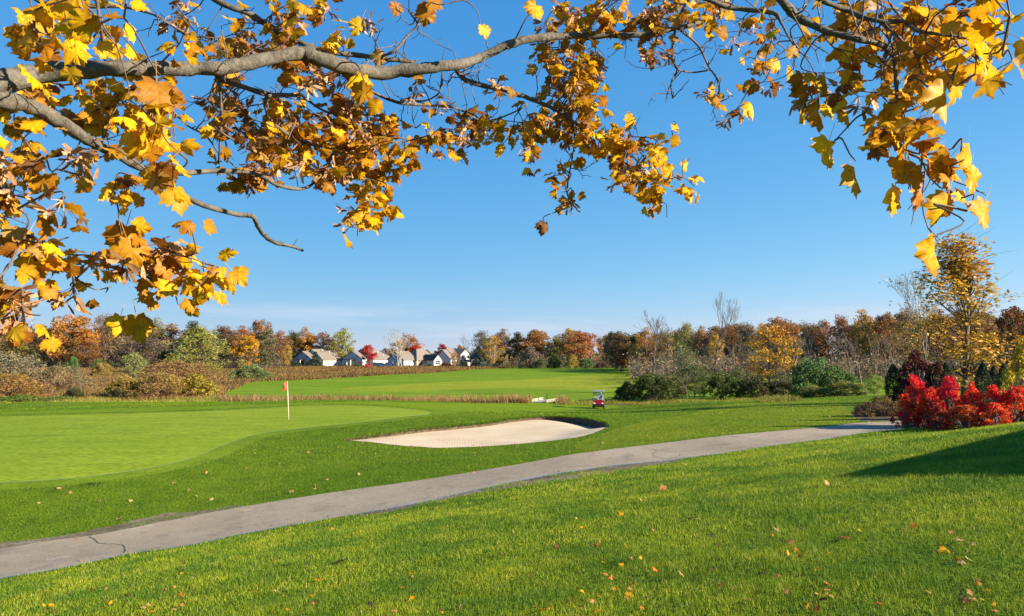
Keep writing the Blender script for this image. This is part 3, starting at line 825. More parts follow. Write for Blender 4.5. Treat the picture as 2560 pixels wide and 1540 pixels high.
def make_shrub(seed, width=1.3, clusters=64, per=95, sig=0.11, leaf=0.036, stems=14, kind='dome', bark='twig', fill=0.45, twigs=0):
    """unit-height multi-stemmed shrub"""
    rng = np.random.default_rng(seed); mb = MB(); C = []; K = []; env = envelope(kind)
    lob = rng.uniform(0, 6.28, 3)
    for c in range(clusters):
        t = rng.random() ** 0.9; th = rng.random() * 6.28
        rad = width / 2 * float(env(np.array([t]))[0]) * (fill + (1 - fill) * rng.random() ** 0.5) * (1 + 0.18 * math.sin(3 * th + lob[0]) + 0.12 * math.sin(7 * th + lob[1]))
        ctr = np.array([rad * math.cos(th), rad * math.sin(th), 0.08 + 0.88 * t * (1 + 0.10 * math.sin(2 * th + lob[2]))])
        if c < stems or twigs:
            st = np.r_[rng.normal(0, width * 0.06, 2), 0]
            bc = branch_curve(st, ctr, rng, 0.10, 5)
            mb.tube(bc, list(np.linspace(0.014, 0.004, 5)), 4, cap=False)
            for q in range(twigs):
                s0 = bc[rng.integers(1, 5)]; e0 = s0 + rng.normal(0, 0.07, 3) + np.array([ctr[0] * .15, ctr[1] * .15, 0.12])
                mb.tube([s0, (s0 + e0) / 2 + rng.normal(0, .012, 3), e0], [0.0045, 0.0035, 0.002], 3, cap=False)
        n = int(per * rng.uniform(0.6, 1.4))
        if n:
            g = rng.normal(0, 1, (n, 3)); g /= (np.linalg.norm(g, axis=1) + 1e-9)[:, None] ** 0.6
            C.append(ctr + g * sig * np.array([1, 1, 0.8])); K.append(np.full(n, rng.random()))
    tm = mb.mesh('shrub_stems_%d' % seed, M[bark], True, False)
    cm = None
    if C:
        C = np.concatenate(C); C[:, 2] = np.abs(C[:, 2])
        cm = crown_mesh('shrub_crown_%d' % seed, C, leaf, rng, clump=np.concatenate(K))
    return tm, cm

PROTO = {
    'oak': [make_tree_meshes(s, 'oak', 0.14, 0.75, 84, 80, 0.062, 0.0190) for s in (1, 2, 3)],
    'oval': [make_tree_meshes(s, 'oval', 0.12, 0.55, 78, 74, 0.055, 0.0180) for s in (4, 5, 6)],
    'thin': [make_tree_meshes(s, 'oval', 0.22, 0.50, 80, 24, 0.055, 0.0160, twigs=6, bark='twig') for s in (7, 8, 9)],
    'half': [make_tree_meshes(s, 'oval', 0.17, 0.55, 84, 44, 0.056, 0.0170, twigs=4, bark='twig') for s in (14, 15, 16)],
    'bare': [make_bare_meshes(s, 5, 0.42) for s in (21, 22, 23)],
    'barewide': [make_bare_meshes(s, 6, 0.50, 0.018, 'darkbark') for s in (24, 25)],
    'birch': [make_tree_meshes(s, 'oval', 0.35, 0.70, 46, 9, 0.05, 0.012, trunk_r=0.014, bark='palebark', stems=6, twigs=3) for s in (31, 32)],
    'aspen': [make_tree_meshes(s, 'oval', 0.12, 0.55, 90, 40, 0.045, 0.0150, trunk_r=0.012, bark='palebark', stems=5, twigs=2) for s in (33, 34)],
    'maple': [make_tree_meshes(s, 'oak', 0.12, 0.62, 80, 84, 0.055, 0.0190) for s in (35, 36)],
    'spruce': [make_spruce(41)],
    'column': [make_column(s) for s in (42, 43)],
    'shrub': [make_shrub(s) for s in (51, 52, 53)],
    'twiggy': [make_shrub(s, 1.5, 70, 70, 0.12, 0.026, 70, bark='redtwig', twigs=7) for s in (54, 55)],
    'willow': [make_tree_meshes(s, 'dome', 0.03, 1.0, 170, 80, 0.055, 0.0150, stems=4, trunk_r=0.016) for s in (56,)],
}
def _halfw(mm):
    m = mm[1] or mm[0]; v = np.empty(len(m.vertices) * 3); m.vertices.foreach_get('co', v); v = v.reshape(-1, 3)
    return float(np.percentile(np.abs(v[:, 0]), 97)), float(v[:, 2].max())
PW = {k: [_halfw(m) for m in v] for k, v in PROTO.items()}

PLANT_N = 0
def plant(name, kind, px, Y, top, wpx, color, label, cat='tree', group=None, X=None, var=None, barkcol=None, crown='crown', stem='trunk', basez=None, height=None):
    """a tree or shrub standing at forward distance Y under photo column px, its top at photo row top"""
    global PLANT_N
    PLANT_N += 1
    rng = random.Random(PLANT_N * 17 + 3)
    x = float(ray(px, 882)[0]) * Y if X is None else X
    z0 = gz(x, Y) - 0.05 if basez is None else basez
    h = (pt(px, top, Y).z - z0) if height is None else height
    i = (PLANT_N if var is None else var) % len(PROTO[kind])
    tm, cm = PROTO[kind][i]; hw, hh = PW[kind][i]
    wm = wpx * Y / FPX
    t = empty(name, (x, Y, z0), rng.uniform(0, 6.28))
    sxy = wm / (2 * hw); sz = h / hh
    t.scale = (sxy, sxy * rng.uniform(0.85, 1.1), sz)
    tag(t, label, cat, group)
    a = link(stem, tm, t)
    if cm is not None:
        b = link(crown, cm, t); b.color = (*color, 1)
    return t

# colours of the autumn foliage
RUST = (0.300, 0.120, 0.028); ORANGE = (0.430, 0.190, 0.025); BROWN = (0.200, 0.115, 0.050); TAN = (0.330, 0.225, 0.080); OLIVE = (0.190, 0.185, 0.035)
YELLOW = (0.520, 0.330, 0.030); GOLD = (0.460, 0.270, 0.030); YGREEN = (0.300, 0.320, 0.040); GREEN = (0.090, 0.140, 0.030); DGREEN = (0.045, 0.075, 0.025); GREYG = (0.120, 0.130, 0.065)
RED = (0.420, 0.030, 0.035); DRED = (0.260, 0.030, 0.040); GREYB = (0.180, 0.135, 0.095); SPRUCE = (0.070, 0.110, 0.090)

WL = 'trees of the left-hand woods'; WR = 'trees of the right-hand woods'; WM = 'trees of the middle woods'
TREES = [
 # left woods
 ('oak_tree', 'thin', -40, 300, 800, 130, BROWN, 'brown half-bare tree behind the lowest maple leaves at the left edge', WL),
 ('oak_tree', 'half', 45, 290, 828, 80, OLIVE, 'olive-yellow slender tree at the left edge of the woods', WL),
 ('oak_tree', 'half', 110, 300, 812, 85, TAN, 'tan-yellow tree just left of the tall orange tree', WL),
 ('oak_tree', 'oak', 186, 295, 784, 104, ORANGE, 'tall orange-brown tree in the left woods, behind the dangling twig', WL),
 ('oak_tree', 'half', 225, 285, 850, 70, RUST, 'low rust tree at the right foot of the tall orange tree', WL),
 ('oak_tree', 'thin', 262, 305, 778, 66, BROWN, 'tall brown nearly bare tree right of the tall orange tree', WL),
 ('oak_tree', 'half', 308, 310, 786, 78, TAN, 'tall tan-gold tree in the middle of the left woods', WL),
 ('oak_tree', 'half', 352, 320, 782, 52, RUST, 'rust-topped tree rising highest beside the tan-gold tree', WL),
 ('oak_tree', 'oak', 388, 315, 790, 62, OLIVE, 'olive-green topped tree between rust and brown trees', WL),
 ('oak_tree', 'thin', 330, 292, 835, 80, GREYB, 'grey-brown leafless tree in front of the tan-gold tree', WL),
 ('oak_tree', 'thin', 380, 292, 842, 80, GREYB, 'grey-brown leafless tree in front of the olive-topped tree', WL),
 ('oak_tree', 'half', 425, 305, 806, 80, (0.26, 0.14, 0.06), 'reddish-brown tree left of the big yellow-green willow', WL),
 ('oak_tree', 'oval', 478, 300, 800, 56, DGREEN, 'dark green treetop rising behind the yellow-green willow', WL),
 ('oak_tree', 'half', 556, 300, 812, 66, (0.13, 0.085, 0.05), 'dark brown tree right behind the yellow-green willow', WL),
 ('oak_tree', 'half', 604, 300, 812, 64, RUST, 'rust-brown tree left of the bright orange-yellow tree', WL),
 ('oak_tree', 'oak', 648, 310, 797, 56, (0.27, 0.13, 0.04), 'rust-topped tree, tallest between willow and first house', WL),
 ('oak_tree', 'maple', 622, 275, 836, 62, (0.56, 0.30, 0.02), 'bright orange-yellow tree behind the dark round shrub', WL),
 ('oak_tree', 'oval', 667, 280, 820, 58, GREYG, 'grey-green tree standing left of the first house', WL),
 ('oak_tree', 'half', 700, 320, 824, 48, RUST, 'rust tree just right of the grey-green tree', WL),
 ('oak_tree', 'oval', 735, 350, 824, 52, DGREEN, 'dark green tree behind the left gable of the first house', WL),
 ('oak_tree', 'oak', 764, 352, 814, 62, ORANGE, 'orange tree directly behind the roof of the first house', WL),
 ('oak_tree', 'half', 806, 352, 828, 64, (0.25, 0.12, 0.05), 'brown-rust tree behind the right half of the first roof', WL),
 ('oak_tree', 'half', 718, 290, 862, 24, YELLOW, 'small bright yellow tree at the left end of the first house', WL),
 ('cottonwood_tree', 'half', 858, 350, 818, 58, YGREEN, 'tall yellow-green tree between the first two houses', None),
 # round the houses
 ('maple_tree', 'maple', 918, 288, 860, 44, RED, 'bright red rounded maple in front of the second house', None),
 ('birch_tree', 'birch', 1000, 302, 822, 74, TAN, 'clump of pale bare birch trunks in front of the third house', None),
 ('oak_tree', 'oak', 1018, 372, 832, 76, (0.36, 0.15, 0.035), 'orange-brown domed tree behind the third house', None),
 ('maple_tree', 'maple', 1038, 368, 862, 44, RED, 'red tree behind the roof of the third house', None),
 ('maple_tree', 'maple', 1106, 372, 858, 34, (0.34, 0.03, 0.05), 'crimson tree behind the shade-blue gable of the fourth house', None),
 ('maple_tree', 'maple', 1150, 385, 860, 20, ORANGE, 'small orange tree peeping over the fourth roof', None),
 ('maple_tree', 'aspen', 1137, 312, 878, 24, (0.50, 0.25, 0.03), 'small golden-orange tree in front of the fourth house', None),
 ('bare_tree', 'bare', 1166, 350, 834, 34, GREYB, 'thin bare grey tree behind the fourth and fifth houses', None),
 ('aspen_tree', 'aspen', 1233, 300, 836, 56, GOLD, 'golden aspen clump with pale trunks in front of the fifth house', None),
 ('bare_tree', 'birch', 1268, 296, 882, 14, TAN, 'small pale sapling at the meadow edge right of the aspen', None),
 ('oak_tree', 'thin', 1205, 350, 824, 62, (0.17, 0.13, 0.10), 'grey-brown tree behind the golden aspen', WM),
 ('oak_tree', 'half', 1256, 352, 820, 56, BROWN, 'brown half-bare tree right behind the golden aspen', WM),
 # middle woods
 ('oak_tree', 'oval', 1292, 335, 828, 46, DGREEN, 'dark green tree between the brown and the rust trees', WM),
 ('oak_tree', 'oak', 1342, 330, 822, 88, (0.34, 0.15, 0.035), 'dense rust oak above the grey thicket beyond the fairway', WM),
 ('oak_tree', 'half', 1388, 322, 838, 48, OLIVE, 'olive-yellow tree between two rust oaks beyond the fairway', WM),
 ('oak_tree', 'oak', 1432, 345, 820, 70, (0.33, 0.20, 0.04), 'yellow-brown treetop behind the broad orange-brown oak', WM),
 ('oak_tree', 'oak', 1458, 322, 826, 92, (0.42, 0.17, 0.05), 'broad orange-brown oak at the end of the fairway', WM),
 ('oak_tree', 'thin', 1500, 335, 838, 30, BROWN, 'narrow brown tree right of the broad orange-brown oak', WM),
 ('oak_tree', 'oak', 1540, 270, 826, 66, (0.055, 0.060, 0.030), 'dark shaded round tree at the right end of the fairway', WM),  # dark foliage colour carries the shade on this tree
 ('oak_tree', 'half', 1580, 250, 838, 50, (0.27, 0.20, 0.04), 'olive and orange tree right of the dark round tree', WM),
 # right woods
 ('oak_tree', 'half', 1616, 225, 816, 60, (0.45, 0.20, 0.03), 'orange treetop behind the left bare tree', WR),
 ('oak_tree', 'thin', 1662, 215, 822, 56, TAN, 'tan half-bare tree between the two tall bare trees', WR),
 ('poplar_tree', 'half', 1716, 225, 804, 46, (0.24, 0.25, 0.05), 'yellow-green poplar between the two tall bare trees', WR),
 ('oak_tree', 'half', 1752, 220, 812, 56, (0.34, 0.19, 0.08), 'pinkish-rust tree left of the right bare tree', WR),
 ('oak_tree', 'half', 1790, 205, 834, 40, YELLOW, 'yellow-orange tree right behind the tall bare trunk', WR),
 ('oak_tree', 'half', 1822, 220, 808, 58, RUST, 'rust tree right of the tallest bare tree', WR),
 ('oak_tree', 'thin', 1862, 215, 800, 62, GREYB, 'grey-brown bare-looking tree left of the golden-orange tree', WR),
 ('oak_tree', 'oak', 1952, 215, 790, 86, (0.33, 0.15, 0.045), 'rust-topped tree rising behind the golden-orange tree', WR),
 ('oak_tree', 'half', 1925, 130, 808, 112, (0.44, 0.24, 0.03), 'golden-orange tree at the right end of the dark shrubs', None),
 ('oak_tree', 'thin', 2020, 205, 800, 70, BROWN, 'brown tree right of the golden-orange tree', WR),
 ('oak_tree', 'half', 2062, 215, 796, 62, RUST, 'rust tree behind the big green shrub', WR),
 ('oak_tree', 'half', 2104, 205, 785, 62, (0.31, 0.14, 0.06), 'reddish-brown treetop above the grey trunks', WR),
 ('oak_tree', 'half', 2164, 200, 770, 72, (0.40, 0.24, 0.04), 'yellow and rust tree left of the slender bare tree', WR),
 ('oak_tree', 'oak', 2212, 210, 778, 66, RUST, 'rust tree behind the slender bare tree', WR),
 ('oak_tree', 'half', 2268, 195, 768, 84, TAN, 'tan-gold tree just left of the tall golden maple', WR),
 ('oak_tree', 'half', 2340, 200, 772, 90, RUST, 'rust tree hidden behind the tall golden maple', WR),
 ('oak_tree', 'oak', 2440, 200, 768, 90, (0.22, 0.12, 0.04), 'brown tree behind the right flank of the golden maple', WR),
 ('oak_tree', 'oak', 2538, 160, 760, 96, (0.19, 0.085, 0.03), 'dark rust tree at the right edge of the picture', WR),
 ('oak_tree', 'oval', 2600, 120, 800, 120, DGREEN, 'dark shaded tree at the right edge beyond the hedge', WR),
 ('oak_tree', 'oval', 2490, 130, 842, 90, (0.05, 0.065, 0.04), 'dark shaded blue-green tree between golden maple and yellow bush', WR),  # the tree's shade is worked into this foliage colour
 ('bare_tree', 'barewide', 1632, 108, 768, 150, GREYB, 'bare grey tree with spreading crown, left of two on the skyline', None),
 ('bare_tree', 'barewide', 1786, 128, 724, 128, GREYB, 'tallest bare grey tree standing against the sky', None),
 ('oak_tree', 'thin', 1712, 112, 852, 60, (0.15, 0.17, 0.05), 'small round light green tree with a thin trunk among the shrubs', None),
]
for (nm, kd, px, Y, top, wp, col, lab, grp) in TREES:
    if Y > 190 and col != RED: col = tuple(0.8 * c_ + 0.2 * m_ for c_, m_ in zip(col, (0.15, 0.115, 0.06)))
    plant(nm, kd, px, Y, top, wp, col, lab, 'tree', grp)

# slim grey trunks in the right woods, one by one
for (px, Y, top, wp, lab) in [(2040, 150, 830, 60, 'grey leafless tree directly above the big rounded green shrub'), (2075, 160, 838, 40, 'thin grey leafless tree right of the one above the big green shrub'), (2120, 150, 828, 60, 'grey leafless tree below the reddish-brown treetop'), (2150, 145, 842, 44, 'short grey leafless tree below the yellow and rust tree'), (2185, 150, 820, 52, 'tallest grey leafless tree above the bright yellow-green bush'),
        (2215, 140, 846, 40, 'short grey leafless tree just above the left evergreen column'), (2240, 150, 826, 50, 'grey leafless tree behind the slender nearly bare tree'), (1985, 160, 828, 90, 'spreading dark leafless tree right of the golden-orange tree'), (1690, 165, 862, 50, 'grey leafless tree left of the small round light green tree'), (1750, 170, 858, 50, 'grey leafless tree right of the small round light green tree'), (1840, 160, 848, 60, 'grey leafless tree right of the tallest bare tree'), (1880, 165, 852, 44, 'grey leafless tree left of the golden-orange tree')]:
    plant('bare_tree', 'bare', px, Y, top, wp, GREYB, lab, 'tree', 'grey leafless trees in the right-hand woods')

# the wood behind, which reads as one mass
def wood_mass(name, spans, label, seed):
    rng = np.random.default_rng(seed); Vs = []; Fs = []; r1 = []; r2 = []; cols = []; b = 0
    TV = []; TF = []; tb = 0
    for (px0, px1, Y0, Y1, t0, t1, n) in spans:
        for i in range(n):
            px = rng.uniform(px0, px1); Y = rng.uniform(Y0, Y1); f = (px - px0) / max(1, px1 - px0)
            top = t0 + (t1 - t0) * f + rng.uniform(-3, 15)
            kd = ['oak', 'oval', 'half', 'thin'][rng.integers(4)]; k = rng.integers(len(PROTO[kd])); tm, cm = PROTO[kd][k]; hw, hh = PW[kd][k]
            x = float(ray(px, 882)[0]) * Y; h = pt(px, top, Y).z - 0; w_ = h * rng.uniform(0.45, 0.65)
            a = rng.random() * 6.28; ca, sa = math.cos(a), math.sin(a); s = w_ / (2 * hw)
            def xf(m):
                v = np.empty(len(m.vertices) * 3, np.float32); m.vertices.foreach_get('co', v); v = v.reshape(-1, 3).astype(float)
                return np.stack([x + s * (ca * v[:, 0] - sa * v[:, 1]), Y + s * (sa * v[:, 0] + ca * v[:, 1]), v[:, 2] * h / hh - 0.1], 1)
            v = xf(cm); q = len(v) // 4; Vs.append(v); Fs.append(np.arange(len(v)).reshape(-1, 4) + b); b += len(v)
            rr = rng.random(); r1.append(np.clip(rng.random(q) * 0.5 + rr * 0.5, 0, 1))
            c = [RUST, BROWN, BROWN, TAN, OLIVE, GREYB, (0.26, 0.14, 0.06), DGREEN][rng.integers(8)]
            cols.append(np.tile([*c, 1.0], (q, 1)))
            tv = xf(tm); TV.append(tv); fs = [list(p.vertices) for p in tm.polygons]; TF += [[j + tb for j in f_] for f_ in fs]; tb += len(tv)
    C = np.concatenate(cols)
    me = fast_mesh(name, np.concatenate(Vs), np.concatenate(Fs), face_attr={'rnd': np.concatenate(r1), 'rnd2': rng.random(len(C)), 'tint': C})
    me.materials.append(M['massleaf'])
    root = empty(name); tag(root, label, 'woods', kind='stuff')
    o = link('foliage', me, root); o['kind'] = 'stuff'
    m2 = bpy.data.meshes.new(name + '_trunks'); m2.from_pydata([tuple(p) for p in np.concatenate(TV)], [], TF); m2.materials.append(M['twig'])
    o = link('trunks', m2, root); o['kind'] = 'stuff'

def mat_massleaf():
    m = M['leaf'].copy(); m.name = 'wood_foliage'; ns = m.node_tree.nodes; Lk = m.node_tree.links
    at = ns.new('ShaderNodeAttribute'); at.attribute_name = 'tint'
    for n in ns:
        if n.bl_idname == 'ShaderNodeHueSaturation': Lk.new(at.outputs['Color'], n.inputs['Color'])
    return m
M['massleaf'] = mat_massleaf()
wood_mass('left_woods', [(-300, 480, 325, 380, 802, 815, 30), (480, 850, 340, 390, 818, 838, 16)], 'brown autumn woods behind the nearest trees on the left', 1)
wood_mass('middle_woods', [(855, 1200, 400, 450, 862, 868, 20), (1185, 1560, 345, 400, 832, 834, 24)], 'autumn woods behind the houses and the fairway end', 2)
wood_mass('right_woods', [(1540, 2000, 232, 275, 828, 800, 34), (2000, 2700, 215, 265, 800, 768, 44)], 'brown autumn woods behind the nearest trees on the right', 3)

# undergrowth at the foot of the woods: grey thicket, one mass each
def thicket(name, px0, px1, Y0, Y1, n, hmax, cols, label, seed, leafs=34):
    rng = np.random.default_rng(seed); Cs = []; col = []; mb = MB()
    for i in range(n):
        px = rng.uniform(px0, px1); Y = rng.uniform(Y0, Y1); x = float(ray(px, 882)[0]) * Y; z = gz(x, Y); h = hmax * rng.uniform(0.35, 1.0)
        for s in range(4):
            e = np.array([x, Y, z]) + np.array([rng.normal(0, h * .18), rng.normal(0, h * .18), h * rng.uniform(.6, 1)])
            mb.tube([(x + rng.normal(0, .2), Y, z - .1), tuple((np.array([x, Y, z]) + e) / 2 + rng.normal(0, .15, 3)), tuple(e)], [0.05, 0.035, 0.015], 3, cap=False)
        c = np.array([x, Y, z + h * 0.55]) + rng.normal(0, 1, (leafs, 3)) * np.array([h * .25, h * .25, h * .26]); c[:, 2] = np.maximum(c[:, 2], z + 0.05)
        Cs.append(c); col.append(np.tile([*cols[rng.integers(len(cols))], 1], (leafs, 1)))
    C = np.concatenate(Cs); V, F = leaf_cards(C, 0.34, rng)
    me = fast_mesh(name, V, F, face_attr={'rnd': rng.random(len(C)), 'rnd2': rng.random(len(C)), 'tint': np.concatenate(col)}); me.materials.append(M['massleaf'])
    root = empty(name); tag(root, label, 'thicket', kind='stuff')
    o = link('foliage', me, root); o['kind'] = 'stuff'
    o = mb.build('stems', M['twig'], root, fix=False); o['kind'] = 'stuff'
thicket('left_thicket', -200, 700, 282, 318, 420, 8.0, [GREYB, BROWN, (0.13, 0.10, 0.06), DGREEN], 'grey-brown undergrowth at the foot of the left woods', 5)
thicket('middle_thicket', 1270, 1620, 300, 330, 170, 6.0, [GREYB, (0.07, 0.075, 0.04), DGREEN, BROWN], 'dark undergrowth at the foot of the middle woods', 6, 40)
thicket('right_thicket', 1580, 2700, 150, 215, 620, 6.5, [GREYB, (0.16, 0.13, 0.10), (0.12, 0.12, 0.06), BROWN], 'grey undergrowth at the foot of the right woods', 7)

# ------------------------------------------------------------------ shrubs on the plain
SH = [
 ('shrub', 'willow', 492, 225, 808, 150, (0.24, 0.24, 0.055), 'big yellow-green willow tree standing in front of the left woods', 'tree'),
 ('shrub', 'shrub', 420, 232, 872, 60, DGREEN, 'dark green shrub at the left foot of the willow', 'shrub'),
 ('shrub', 'half', 335, 150, 878, 54, (0.25, 0.28, 0.09), 'small pale green tree alone in the brown marsh', 'tree'),
 ('shrub', 'shrub', 184, 260, 888, 24, (0.10, 0.19, 0.04), 'small bright green bush at the wood edge under the orange tree', 'shrub'),
 ('shrub', 'shrub', 247, 258, 896, 26, (0.09, 0.17, 0.04), 'small bright green bush at the wood edge left of the grey trees', 'shrub'),
 ('shrub', 'shrub', 178, 205, 912, 28, GREYG, 'low grey-green bush in the marsh below the orange tree', 'shrub'),
 ('shrub', 'column', 273, 225, 905, 12, DGREEN, 'tiny dark conifer in the marsh', 'shrub'),
 ('shrub', 'shrub', 258, 195, 905, 44, (0.30, 0.21, 0.06), 'tan-yellow bush in the marsh beside the tiny conifer', 'shrub'),
 ('shrub', 'twiggy', 25, 118, 876, 230, (0.20, 0.19, 0.11), 'large grey-green twiggy bush at the left edge', 'shrub'),
 ('shrub', 'twiggy', 140, 112, 912, 180, (0.19, 0.16, 0.08), 'olive-grey twiggy bush right of the large grey-green bush', 'shrub'),
 ('shrub', 'twiggy', 15, 96, 928, 220, (0.27, 0.16, 0.035), 'rusty orange bush low at the left edge', 'shrub'),
 ('shrub', 'shrub', 60, 91, 985, 110, (0.15, 0.21, 0.035), 'low leafy green bush below the rusty bush at the left edge', 'shrub'),
 ('shrub', 'shrub', 150, 92, 988, 70, (0.14, 0.19, 0.04), 'low leafy green bush just left of the footbridge on the left', 'shrub'),
 ('shrub', 'shrub', 190, 98, 968, 56, (0.07, 0.075, 0.03), 'dark little bush behind the footbridge on the left', 'shrub'),
 ('shrub', 'twiggy', 440, 135, 897, 200, (0.25, 0.155, 0.055), 'broad reddish-brown twiggy bush in the middle of the marsh', 'shrub'),
 ('shrub', 'shrub', 325, 102, 938, 110, (0.27, 0.19, 0.04), 'yellow-brown bush right of the footbridge on the left', 'shrub'),
 ('shrub', 'twiggy', 400, 100, 926, 180, (0.28, 0.19, 0.05), 'tan twiggy bush between two yellow-brown bushes', 'shrub'),
 ('shrub', 'shrub', 485, 105, 932, 140, (0.30, 0.24, 0.035), 'yellow-olive rounded bush left of the flag', 'shrub'),
 ('shrub', 'shrub', 300, 98, 968, 40, (0.06, 0.06, 0.03), 'dark bush at the right end of the footbridge on the left', 'shrub'),
 ('shrub', 'shrub', 627, 156, 909, 106, (0.150, 0.190, 0.070), 'dark round green shrub with pale sunlit top', 'shrub'),
 ('shrub', 'shrub', 1328, 296, 866, 60, (0.20, 0.15, 0.11), 'grey leafless thicket below the rust oak', 'shrub'),
 ('shrub', 'shrub', 1352, 290, 893, 26, (0.10, 0.13, 0.05), 'small grey-green bush beyond the fairway', 'shrub'),
 ('shrub', 'shrub', 1386, 292, 882, 34, DGREEN, 'dark green bush beyond the fairway below the olive tree', 'shrub'),
 ('shrub', 'shrub', 1430, 288, 884, 36, (0.30, 0.23, 0.04), 'yellow-brown bush below the broad orange-brown oak', 'shrub'),
 ('shrub', 'shrub', 1465, 290, 893, 36, (0.10, 0.16, 0.05), 'green bush below the broad orange-brown oak', 'shrub'),
 ('shrub', 'shrub', 1505, 300, 904, 40, (0.13, 0.09, 0.06), 'dark brown low bush at the right end of the fairway', 'shrub'),
 ('shrub', 'shrub', 1570, 94, 952, 74, (0.065, 0.085, 0.022), 'dark green bush at the left end of the shrub row', 'shrub'),
 ('shrub', 'shrub', 1625, 93, 926, 112, (0.075, 0.095, 0.026), 'tall dark green bush at the foot of the left bare tree', 'shrub'),
 ('shrub', 'shrub', 1672, 96, 936, 90, (0.085, 0.100, 0.030), 'dark green bush right of the left bare trunk', 'shrub'),
 ('shrub', 'half', 1735, 98, 908, 84, (0.10, 0.14, 0.035), 'loose mid-green bush in the middle of the shrub row', 'shrub'),
 ('shrub', 'shrub', 1800, 99, 922, 92, (0.095, 0.125, 0.030), 'green bush below the tallest bare tree', 'shrub'),
 ('shrub', 'half', 1840, 104, 916, 80, (0.11, 0.14, 0.04), 'loose green bush right of the tallest bare tree', 'shrub'),
 ('shrub', 'shrub', 1885, 97, 936, 90, (0.075, 0.075, 0.030), 'dark brown-green bush below the golden-orange tree', 'shrub'),
 ('shrub', 'shrub', 1955, 104, 946, 90, (0.070, 0.065, 0.030), 'dark bush right below the golden-orange tree', 'shrub'),
 ('shrub', 'shrub', 2030, 96, 890, 120, (0.085, 0.155, 0.045), 'big rounded green shrub left of the evergreen column', 'shrub'),
 ('shrub', 'shrub', 2095, 96, 912, 100, (0.095, 0.150, 0.045), 'mid-green shrub joined to the big rounded green shrub', 'shrub'),
 ('shrub', 'shrub', 2110, 84, 950, 110, (0.190, 0.200, 0.045), 'low yellow-green bush in front of the green shrubs', 'shrub'),
 ('shrub', 'shrub', 2030, 86, 962, 90, (0.16, 0.18, 0.045), 'low olive bush left of the yellow-green bush', 'shrub'),
 ('shrub', 'half', 2184, 82, 935, 44, (0.24, 0.32, 0.045), 'bright yellow-green bush beside the dark evergreen column', 'shrub'),
]
for (nm, kd, px, Y, top, wp, col, lab, cat) in SH:
    nm2 = 'willow_tree' if kd == 'willow' else ('marsh_tree' if cat == 'tree' else 'shrub')
    plant(nm2, kd, px, Y, top, wp, col, lab, cat, None, crown='crown' if cat == 'tree' else 'foliage', stem='trunk' if cat == 'tree' else 'stems')

# saplings: thin single stems
for (px, Y, top, lab) in [(205, 105, 905, 'thin bare sapling in front of the olive-grey twiggy bush'), (2163, 80, 890, 'thin dark sapling left of the evergreen column'), (258, 130, 935, 'thin bare sapling in the marsh right of the left footbridge'), (1716, 92, 930, 'thin dark trunk standing in the shrub row')]:
    plant('sapling', 'bare', px, Y, top, 26, GREYB, lab, 'tree')

# ------------------------------------------------------------------ reeds and meadow grass (stuff)
M['reed'] = mat_blade('dry_reed', [(0.0, (0.10, 0.06, 0.025)), (0.4, (0.24, 0.155, 0.065)), (0.8, (0.42, 0.31, 0.13)), (1.0, (0.28, 0.28, 0.05))], 0.3, 0.05, ((0.75, 0.78, 0.75), (1.15, 1.1, 1.0)))
M['sedge'] = mat_blade('brown_sedge', [(0.0, (0.085, 0.050, 0.020)), (0.4, (0.155, 0.098, 0.040)), (0.8, (0.25, 0.17, 0.065)), (1.0, (0.21, 0.20, 0.045))], 0.25, 0.035, ((0.72, 0.74, 0.75), (1.2, 1.12, 0.95)))
M['tallgrass'] = mat_blade('tall_grass', [(0.0, (0.10, 0.11, 0.02)), (0.5, (0.21, 0.20, 0.035)), (1.0, (0.38, 0.32, 0.10))], 0.3, 0.5, ((0.8, 0.85, 0.8), (1.1, 1.1, 1.0)))

def field(name, px0, px1, Y0, Y1, n, ln, wd, mat, label, seed, keep=None, cat='grass', bias=(0, 0), lean=0.35):
    r = np.random.default_rng(seed)
    Y = np.exp(r.uniform(math.log(Y0), math.log(Y1), n)) if Y1 / Y0 > 1.5 else r.uniform(Y0, Y1, n)
    px = r.uniform(px0, px1, n); x = (px - 1280) / FPX * Y
    if keep is not None:
        k = keep(x, Y, px); x, Y = x[k], Y[k]
    h = ln * (0.55 + 0.9 * vnoise(x, Y, 5, seed + 1)) * (0.8 + 0.4 * vnoise(x, Y, 1.2, seed + 2))
    me = blade_mesh(name, np.stack([x, Y, ground(x, Y)], 1), h, wd, lean, seed, mat, bias)
    o = link(name, me); tag(o, label, cat, kind='stuff'); return o
out_far = lambda x, y, px: ~inside(farrough_poly, x, y) & ~inside(fairway_poly, x, y)
field('reed_bed', 560, 1420, 87, 95, 17000, 0.74, 0.07, M['reed'], 'strip of dry tan reeds behind the putting green', 11, lean=0.45, bias=(-0.15, 0), keep=lambda x, y, p: (vnoise(x, y, 3, 2) < 0.80) & ((p < 1330) | (p > 1392)))
field('reed_bed', 1390, 2140, 86, 93, 7000, 0.42, 0.06, M['tallgrass'], 'low dry reeds along the foot of the dark shrub row', 12, lean=0.45, keep=lambda x, y, p: vnoise(x, y, 4, 2) < 0.72)
field('marsh_sedge', -200, 640, 94, 290, 120000, 0.62, 0.20, M['sedge'], 'brown sedge covering the marsh on the left', 13, out_far, lean=0.9)
field('meadow_sedge', 600, 1330, 140, 322, 120000, 0.75, 0.24, M['sedge'], 'brown tall meadow grass in front of the houses', 14, out_far, lean=0.9)
field('marsh_edge_grass', -100, 560, 86, 96, 6000, 0.7, 0.07, M['tallgrass'], 'yellow-green tall grass along the edge of the marsh', 15)
field('woodland_edge_grass', 1250, 1650, 305, 335, 5000, 0.9, 0.35, M['tallgrass'], 'dry grass at the far edge of the fairway', 16, out_far)
